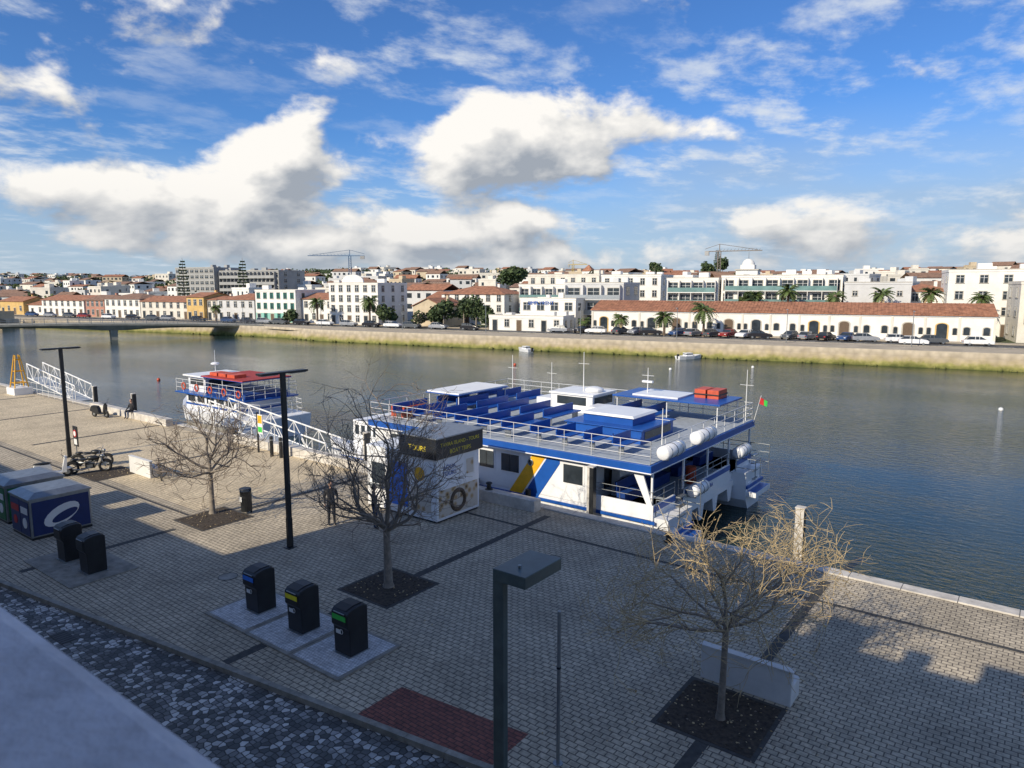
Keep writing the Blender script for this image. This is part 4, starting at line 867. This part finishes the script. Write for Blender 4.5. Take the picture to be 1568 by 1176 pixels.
def palm(p,q,h,L,z=0,seed=1):
    rr=random.Random(seed); r=root('palm_tree',bk(p,q,z)); b=B(); b.tube([(0,0,0),(.05,0,h*.5),(0,0,h)],[.3,.22,.26],PALMT,8); b.ell((0,0,h),(.4,.4,.5),PALMT); b.obj('trunk',r,False); b=B()
    for k in range(46):
        a=rr.uniform(0,2*pi); el=rr.uniform(-.5,1.35); d=Vector((math.cos(a),math.sin(a),0)); e=Vector((-math.sin(a),math.cos(a),0)); pp=Vector((0,0,h)); cur=el; l=L*rr.uniform(.8,1.1)
        m=rr.choice([LEAFP,LEAFP,LEAFM]) if el>-.25 else rr.choice([TWIGY,LEAFM])
        for s in range(7):
            q2=pp+(d*math.cos(cur)+Vector((0,0,math.sin(cur))))*(l/7); w0=.42*math.sin(pi*(s+.6)/7.6)+.05
            for sd in (-1,1):
                tip=(pp+q2)/2+e*sd*w0+Vector((0,0,-w0*.55))+d*.12
                b.add([pp,q2,tip],[(0,1,2)],m)
                tip2=q2+e*sd*w0*.9+Vector((0,0,-w0*.5))+d*.15; b.add([(pp+q2)/2,q2,tip2],[(0,1,2)],m)
            pp=q2; cur-=.24
    b.obj('fronds',r,False)
for i,(p,q,h,L) in enumerate(((-36,20,5.2,2.6),(-20.5,20,5.6,2.9),(47.5,21,3.4,2.5),(55,20,4.8,3.0),(39,21,3.0,2.2),(31,22,2.3,1.6),(61,40,7.2,2.2),(67.5,39,8.2,2.8),(76,39,7.2,2.4),(84,39,7.6,2.6),(92,39,7.7,2.6),(-70,20,3.6,1.8),(100,40,7,2.4))): palm(p,q,h,L,0,i+3)
def car(p,q,rz,col,seed):
    rr=random.Random(seed); r=root('parked_car',bk(p,q,.02),ANG+rz); b=B(); k=rr.choice([0,0,1])
    lw=[(-2.1,.35),(-2.12,.75),(-1.95,.92),(-1.1,.98),(1.0,.98),(1.9,.82),(2.1,.62),(2.08,.32)]
    b.loft([[(x*.96,-.86,z) for x,z in lw],[(x,-.78,z+.02) for x,z in lw],[(x,.78,z+.02) for x,z in lw],[(x*.96,.86,z) for x,z in lw]],col,False)
    tp=[(-1.75,.96),(-1.35 if not k else -1.7,1.45),(.25,1.47),(1.05,.96)]
    b.loft([[(x,-.76,z) if z<1 else (x,-.62,z-.04) for x,z in tp],[(x,.76,z) if z<1 else (x,.62,z-.04) for x,z in tp]],GLASS,False)
    b.box(-1.35 if not k else -1.65,.22,-.58,.58,1.42,1.47,col)
    for x in (-.55,.0): b.prism([(x-.03,.96),(x+.03,.96),(x+.03,1.43),(x-.03,1.43)],-.77,.77,col,'y')
    b.box(2.06,2.1,-.75,-.45,.6,.72,WHITE); b.box(2.06,2.1,.45,.75,.6,.72,WHITE); b.box(-2.13,-2.1,-.78,-.5,.65,.8,RED); b.box(-2.13,-2.1,.5,.78,.65,.8,RED); b.obj('body',r,False,.04)
    b=B()
    for x in (-1.3,1.3):
        for y in (-.85,.68): b.cyl((x,y,.32),(x,y+.17,.32),.32,.32,RUBBER,14); b.cyl((x,y-.01,.32),(x,y+.18,.32),.18,.18,STEEL,10)
    b.obj('wheels',r,False)
cw=mat('car_white',(.75,.75,.75),.25);cs=mat('car_silver',(.42,.43,.45),.3,.5);cb=mat('car_black',(.02,.02,.025),.2);cu=mat('car_blue',(.03,.07,.18),.25);cr_=mat('car_red',(.25,.03,.03),.25);cg=mat('car_grey',(.13,.14,.15),.3,.4)
cc=[cs,cb,cw,cg,cs,cb,cu,cs,cg,cr_,cw,cb,cg,cs,cb,cu,cs,cw,cg,cb,cs,cg,cb,cw]
i=0;p=26
while p<92:
    ang=rr.choice([1.2,1.2,.15,.1]) ; car(p,21.5 if ang>1 else 20.8,ang+(pi if rr.random()<.4 else 0),cc[i%24],i); p+=rr.uniform(2.7,3.3) if ang>1 else 4.9; i+=1
car(88.5,16.8,0.02,cw,77); car(97.5,20,.1,cw,78)
p=-58
while p<8: car(p,19.5,.05,cc[i%24],i); p+=rr.uniform(5,8); i+=1
p=-150
while p<-62: car(p,20,.05,cc[i%24],i); p+=rr.uniform(6,12); i+=1
for p in (-52,-28,-6,14,34,52,70,88,106):
    r=root('street_lamp',bk(p,12.2),ANG); b=B(); b.cyl((0,0,0),(0,0,5.5),.07,.05,STEEL,6); b.box(-.12,.12,-.9,.1,5.45,5.55,STEEL); b.obj('pole',r,False)
def crane(p,q,h,L,z,rz,col):
    r=root('tower_crane',bk(p,q,z),rz); b=B(); s=.5
    for sx in (-s,s):
        for sy in (-s,s): b.cyl((sx,sy,0),(sx,sy,h),.12,.12,col,4)
    k=0
    while k<h-1: b.cyl((-s,-s,k),(s,-s,k+1),.07,.07,col,3); b.cyl((s,s,k),(s,-s,k+1),.07,.07,col,3); k+=1
    b.tube([(-L*.35,0,h),(L,0,h)],.22,col,4); b.tube([(-L*.35,0,h+.9),(0,0,h+2.6),(L*.9,0,h+.3)],.1,col,3); b.tube([(0,0,h),(0,0,h+2.6)],.18,col,4); b.box(-L*.35,-L*.25,-.5,.5,h-1.5,h,GREYB)
    for i in range(12): x=L*i/12; b.cyl((x,0,h),(x+L/24,0,h+.8),.06,.06,col,3)
    b.obj('lattice',r,False)
crane(-131,150,18,19,5,pi+ANG+.5,mat('crane_blue',(.07,.14,.25),.5)); crane(32,160,14,15,8,.2,mat('crane_grey',(.2,.17,.14),.5)); crane(-65,260,9,8,12,.4,mat('crane_yellow',(.5,.35,.05),.5))
def skiff(x,y,rz,L=4.2):
    r=root('small_boat',(x,y,-1.8),rz); b=B(); rg=[]
    for t,k in ((-.5,.8),(-.25,1),(.1,1),(.35,.65),(.5,.04)):
        w=.8*k; rg.append([(t*L,-w,.5+(.15 if t>.3 else 0)),(t*L*.97,-w*.75,0),(t*L*.95,0,-.2),(t*L*.97,w*.75,0),(t*L,w,.5+(.15 if t>.3 else 0))])
    b.loft(rg,BOATW,False); b.box(-.9,.3,-.45,.45,.45,.95,BOATW); b.box(-.92,.32,-.47,.47,.7,.85,GLASS); b.box(-2.3,-2.05,-.15,.15,.1,.8,BLACK); b.obj('hull',r,False)
x,y,_=bk(29.5,-2.4); skiff(x,y,ANG+2.6,3.6); x,y,_=bk(57.5,-2.5); skiff(x,y,ANG+.9,4.6)
for x,y in ((-2.9,76.8),(-84,41.4),(-32,97),(-60,80),(-40,88)):
    r=root('mooring_buoy',(x,y,-1.8)); b=B(); b.ell((0,0,.08),(.2,.2,.2),ORANGE if x<-50 else WHITE,10,7); b.torus((0,0,.3),(1,0,0),.06,.015,STEEL,10,4); b.obj('buoy',r,False)
# bridges
r=root('road_bridge',(-157,68,0)); b=B(); dx,dy=-.339,-.941
def bp(k,o,z): return (-148+dx*k-dy*o,93+dy*k+dx*o,z)
ks=list(range(-4,101,4))
def dz(k): t=(k-50)/54; return 1.9-1.5*t*t
def soff(k):
    m=(k-26)%34; m=min(m,34-m)/17; return .75+ .85*(1-m)**2
rg=[[bp(k,-3.2,dz(k)),bp(k,3.2,dz(k)),bp(k,3.2,dz(k)-.35),bp(k,2.4,dz(k)-soff(k)),bp(k,-2.4,dz(k)-soff(k)),bp(k,-3.2,dz(k)-.35)] for k in ks]
BRC=mat('bridge_concrete',(.30,.29,.24),.9,var=.25,sc=.5,pos=True); b.loft(rg,BRC,False)
for o in (-3.1,3.1):
    for i in range(len(ks)-1):
        for h in (.35,.7,1.0): b.cyl(bp(ks[i],o,dz(ks[i])+h),bp(ks[i+1],o,dz(ks[i+1])+h),.04,.04,STEEL,4)
    for k in range(0,100,2): b.cyl(bp(k,o,dz(k)),bp(k,o,dz(k)+1),.05,.05,STEEL,4)
b.obj('deck',r); b=B()
for k in (26,60,94):
    b.loft([[bp(k-.5,-2.2,-3),bp(k+.5,-2.2,-3),bp(k+.5,2.2,-3),bp(k-.5,2.2,-3)],[bp(k-.7,-2.4,dz(k)-1),bp(k+.7,-2.4,dz(k)-1),bp(k+.7,2.4,dz(k)-1),bp(k-.7,2.4,dz(k)-1)]],BRC,False)
b.obj('piers',r)
r=root('old_arch_bridge',bk(-128,0),ANG); b=B()
for s in range(7):
    y0=-s*9; n=10
    pts=[(y0,-3),(y0-1.4,-3)]+[(y0-1.4-3.1+3.1*math.cos(t*pi/n),-1.2+2.2*math.sin(t*pi/n)) for t in range(n+1)]+[(y0-7.6,-3),(y0-9,-3),(y0-9,1.9),(y0,1.9)]
    b.prism(pts,0,5,BEIGEP,'x'); b.box(0,.3,y0-9,y0,1.9,2.7,BEIGEP); b.box(4.7,5,y0-9,y0,1.9,2.7,BEIGEP); b.prism([(y0+.7,-3),(y0-.7,-3),(y0,-3)],5,6.2,BEIGEP,'x'); b.box(5,5.8,y0-.6,y0+.6,-3,.6,BEIGEP)
b.obj('arches',r,False)
# ------------------------------------------------------------------ world
EL=math.radians(30); SAZ=math.radians(188)
w=bpy.data.worlds.new('World'); scene.world=w; w.use_nodes=True; nt=w.node_tree; N=nt.nodes; L=nt.links; N.clear()
out=N.new('ShaderNodeOutputWorld'); bg=N.new('ShaderNodeBackground'); STR=.10; bg.inputs[1].default_value=STR; L.new(bg.outputs[0],out.inputs[0])
def setin(s,v):
    if isinstance(v,bpy.types.NodeSocket): L.new(v,s)
    else: s.default_value=v
def Mt(op,a,b_=None,c=None,cl=False):
    n=N.new('ShaderNodeMath'); n.operation=op; n.use_clamp=cl; setin(n.inputs[0],a)
    if b_ is not None: setin(n.inputs[1],b_)
    if c is not None: setin(n.inputs[2],c)
    return n.outputs[0]
def VM(op,a,b_=None,c_=None,sc_=None):
    n=N.new('ShaderNodeVectorMath'); n.operation=op; setin(n.inputs[0],a)
    if b_ is not None: setin(n.inputs[1],b_)
    if c_ is not None: setin(n.inputs[2],c_)
    if sc_ is not None: setin(n.inputs['Scale'],sc_)
    return n.outputs['Value'] if op in('DOT_PRODUCT','LENGTH') else n.outputs[0]
def MR(v,a,b_,c,d,t='SMOOTHSTEP'):
    n=N.new('ShaderNodeMapRange'); n.interpolation_type=t; setin(n.inputs[0],v)
    for i,x in enumerate((a,b_,c,d)): n.inputs[1+i].default_value=x
    return n.outputs[0]
def MX(f,a,b_):
    n=N.new('ShaderNodeMix'); n.data_type='RGBA'; setin(n.inputs[0],f); setin(n.inputs[6],a); setin(n.inputs[7],b_); return n.outputs[2]
def NZ(v,sc_,det,ro,dist=0):
    n=N.new('ShaderNodeTexNoise'); n.inputs['Scale'].default_value=sc_; n.inputs['Detail'].default_value=det; n.inputs['Roughness'].default_value=ro; n.inputs['Distortion'].default_value=dist; L.new(v,n.inputs['Vector']); return n.outputs['Fac']
tc=N.new('ShaderNodeTexCoord'); V=tc.outputs['Generated']
sky=N.new('ShaderNodeTexSky'); sky.sky_type='NISHITA'; sky.sun_disc=False; sky.sun_elevation=EL; sky.sun_rotation=SAZ; sky.air_density=1.0; sky.dust_density=.3; sky.ozone_density=3.0
skyc=VM('MULTIPLY',sky.outputs[0],(.50,.84,1.30))
sep=N.new('ShaderNodeSeparateXYZ'); L.new(V,sep.inputs[0]); Z=sep.outputs['Z']
ca,sa_=math.cos(math.radians(37.1)),math.sin(math.radians(37.1))
AZ=Mt('ARCTAN2',VM('DOT_PRODUCT',V,(ca,sa_,0)),VM('DOT_PRODUCT',V,(-sa_,ca,0)))
cmb=N.new('ShaderNodeCombineXYZ'); L.new(AZ,cmb.inputs[0]); L.new(Z,cmb.inputs[1])
bumps=[(-.5,13.0,4.2,2.9,.33),(-5.0,10.2,5.4,2.7,.28),(3,9.4,4.4,2.3,.20),(-18,9.8,3.6,2.3,.24),(-24,6.4,14,2.6,.19),(0,5.2,6.5,1.4,.20),(-7.5,4.0,5,1.1,.18),(9.2,11.3,4.8,1.8,.15),(15.2,11.6,4.5,1.5,.14),(-18,15.7,6,1.2,.13),(-32,12.5,4,1.2,.12),(-10,2.6,30,2.3,.15),(18,7.0,5,1.2,-.08),(28,10,10,3.5,-.06),(-11.5,13.6,2.6,1.3,-.12),(6,16.2,3,1.0,.10),(24,4.2,14,1.6,.10)]
def dens(Vs,cs,det):
    mp=VM('MULTIPLY',Vs,(1,1,1.8)); T=NZ(mp,6.2,det,.56,.15)
    for az,el,sa,se,wt in bumps:
        ia=1/math.radians(sa); iz=1/math.radians(se); a0=math.radians(az); z0=math.sin(math.radians(el))
        v=VM('MULTIPLY_ADD',cs,(ia,iz,0),(-a0*ia,-z0*iz,0)); T=Mt('MULTIPLY_ADD',Mt('POWER',.3679,VM('DOT_PRODUCT',v,v)),wt,T)
    return T
T0=dens(V,cmb.outputs[0],7)
off=(-.020*ca,-.020*sa_,.028)
T1=dens(VM('ADD',V,off),VM('ADD',cmb.outputs[0],(-.020,.028,0)),4)
T0b=Mt('ADD',T0,MR(Z,.2,.36,0,-.05))
al=MR(T0b,.56,.69,0,1)
al=Mt('MULTIPLY',al,MR(Z,.0,.06,.72,1))
sh=Mt('MULTIPLY_ADD',Mt('SUBTRACT',T0,T1),3.8,.50,cl=True)
sh=Mt('MULTIPLY',sh,MR(Z,.02,.16,.80,1))
k=1/STR
ccol=MX(sh,(.36*k,.40*k,.46*k,1),(1.0*k,.97*k,.92*k,1))
pl=VM('SCALE',V,sc_=Mt('DIVIDE',1.0,Mt('ADD',Mt('MAXIMUM',Z,0),.12)))
mp2=N.new('ShaderNodeMapping'); mp2.inputs['Rotation'].default_value=(0,0,math.radians(-25)); mp2.inputs['Scale'].default_value=(1.3,1.0,.0); L.new(pl,mp2.inputs['Vector'])
th1=NZ(mp2.outputs[0],2.6,6,.62,.1); th2=NZ(mp2.outputs[0],.5,2,.5)
thin=Mt('MULTIPLY',MR(th1,.46,.70,0,1),MR(th2,.36,.55,.25,1)); thin=Mt('MULTIPLY',thin,MR(Z,.03,.16,.6,.85))
haze=MR(Z,0.0,.2,.8,0,'SMOOTHSTEP')
base=MX(haze,skyc,(.47*k,.57*k,.69*k,1))
strat=Mt('MULTIPLY',Mt('MULTIPLY',MR(AZ,.05,.30,0,.75),MR(Z,.10,.24,1,0)),MR(th2,.35,.6,.45,1))
base=MX(strat,base,(.42*k,.52*k,.64*k,1))
c1=MX(thin,base,(.74*k,.79*k,.85*k,1)); c2=MX(al,c1,ccol)
L.new(c2,bg.inputs[0])
try:
    w.cycles.sampling_method='MANUAL'; w.cycles.sample_map_resolution=256
except Exception as e: pass
sd=bpy.data.lights.new('sun','SUN'); sd.energy=5.0; sd.angle=math.radians(.5); sd.color=(1,.89,.71); so=bpy.data.objects.new('sun',sd); COL.objects.link(so)
dirv=Vector((math.sin(SAZ)*math.cos(EL),math.cos(SAZ)*math.cos(EL),math.sin(EL))); so.rotation_euler=dirv.to_track_quat('Z','Y').to_euler()
cd=bpy.data.cameras.new('camera'); cd.sensor_width=36; cd.lens=1087/1568*36; cd.clip_end=20000; cd.clip_start=.05
cd.dof.use_dof=True; cd.dof.focus_distance=30; cd.dof.aperture_fstop=6.3
co=bpy.data.objects.new('camera',cd); COL.objects.link(co); co.location=(0,0,9.3); co.rotation_euler=(math.radians(90-7.86),0,math.radians(37.1)); scene.camera=co
scene.view_settings.view_transform='Standard'; scene.view_settings.look='None'; scene.view_settings.exposure=0
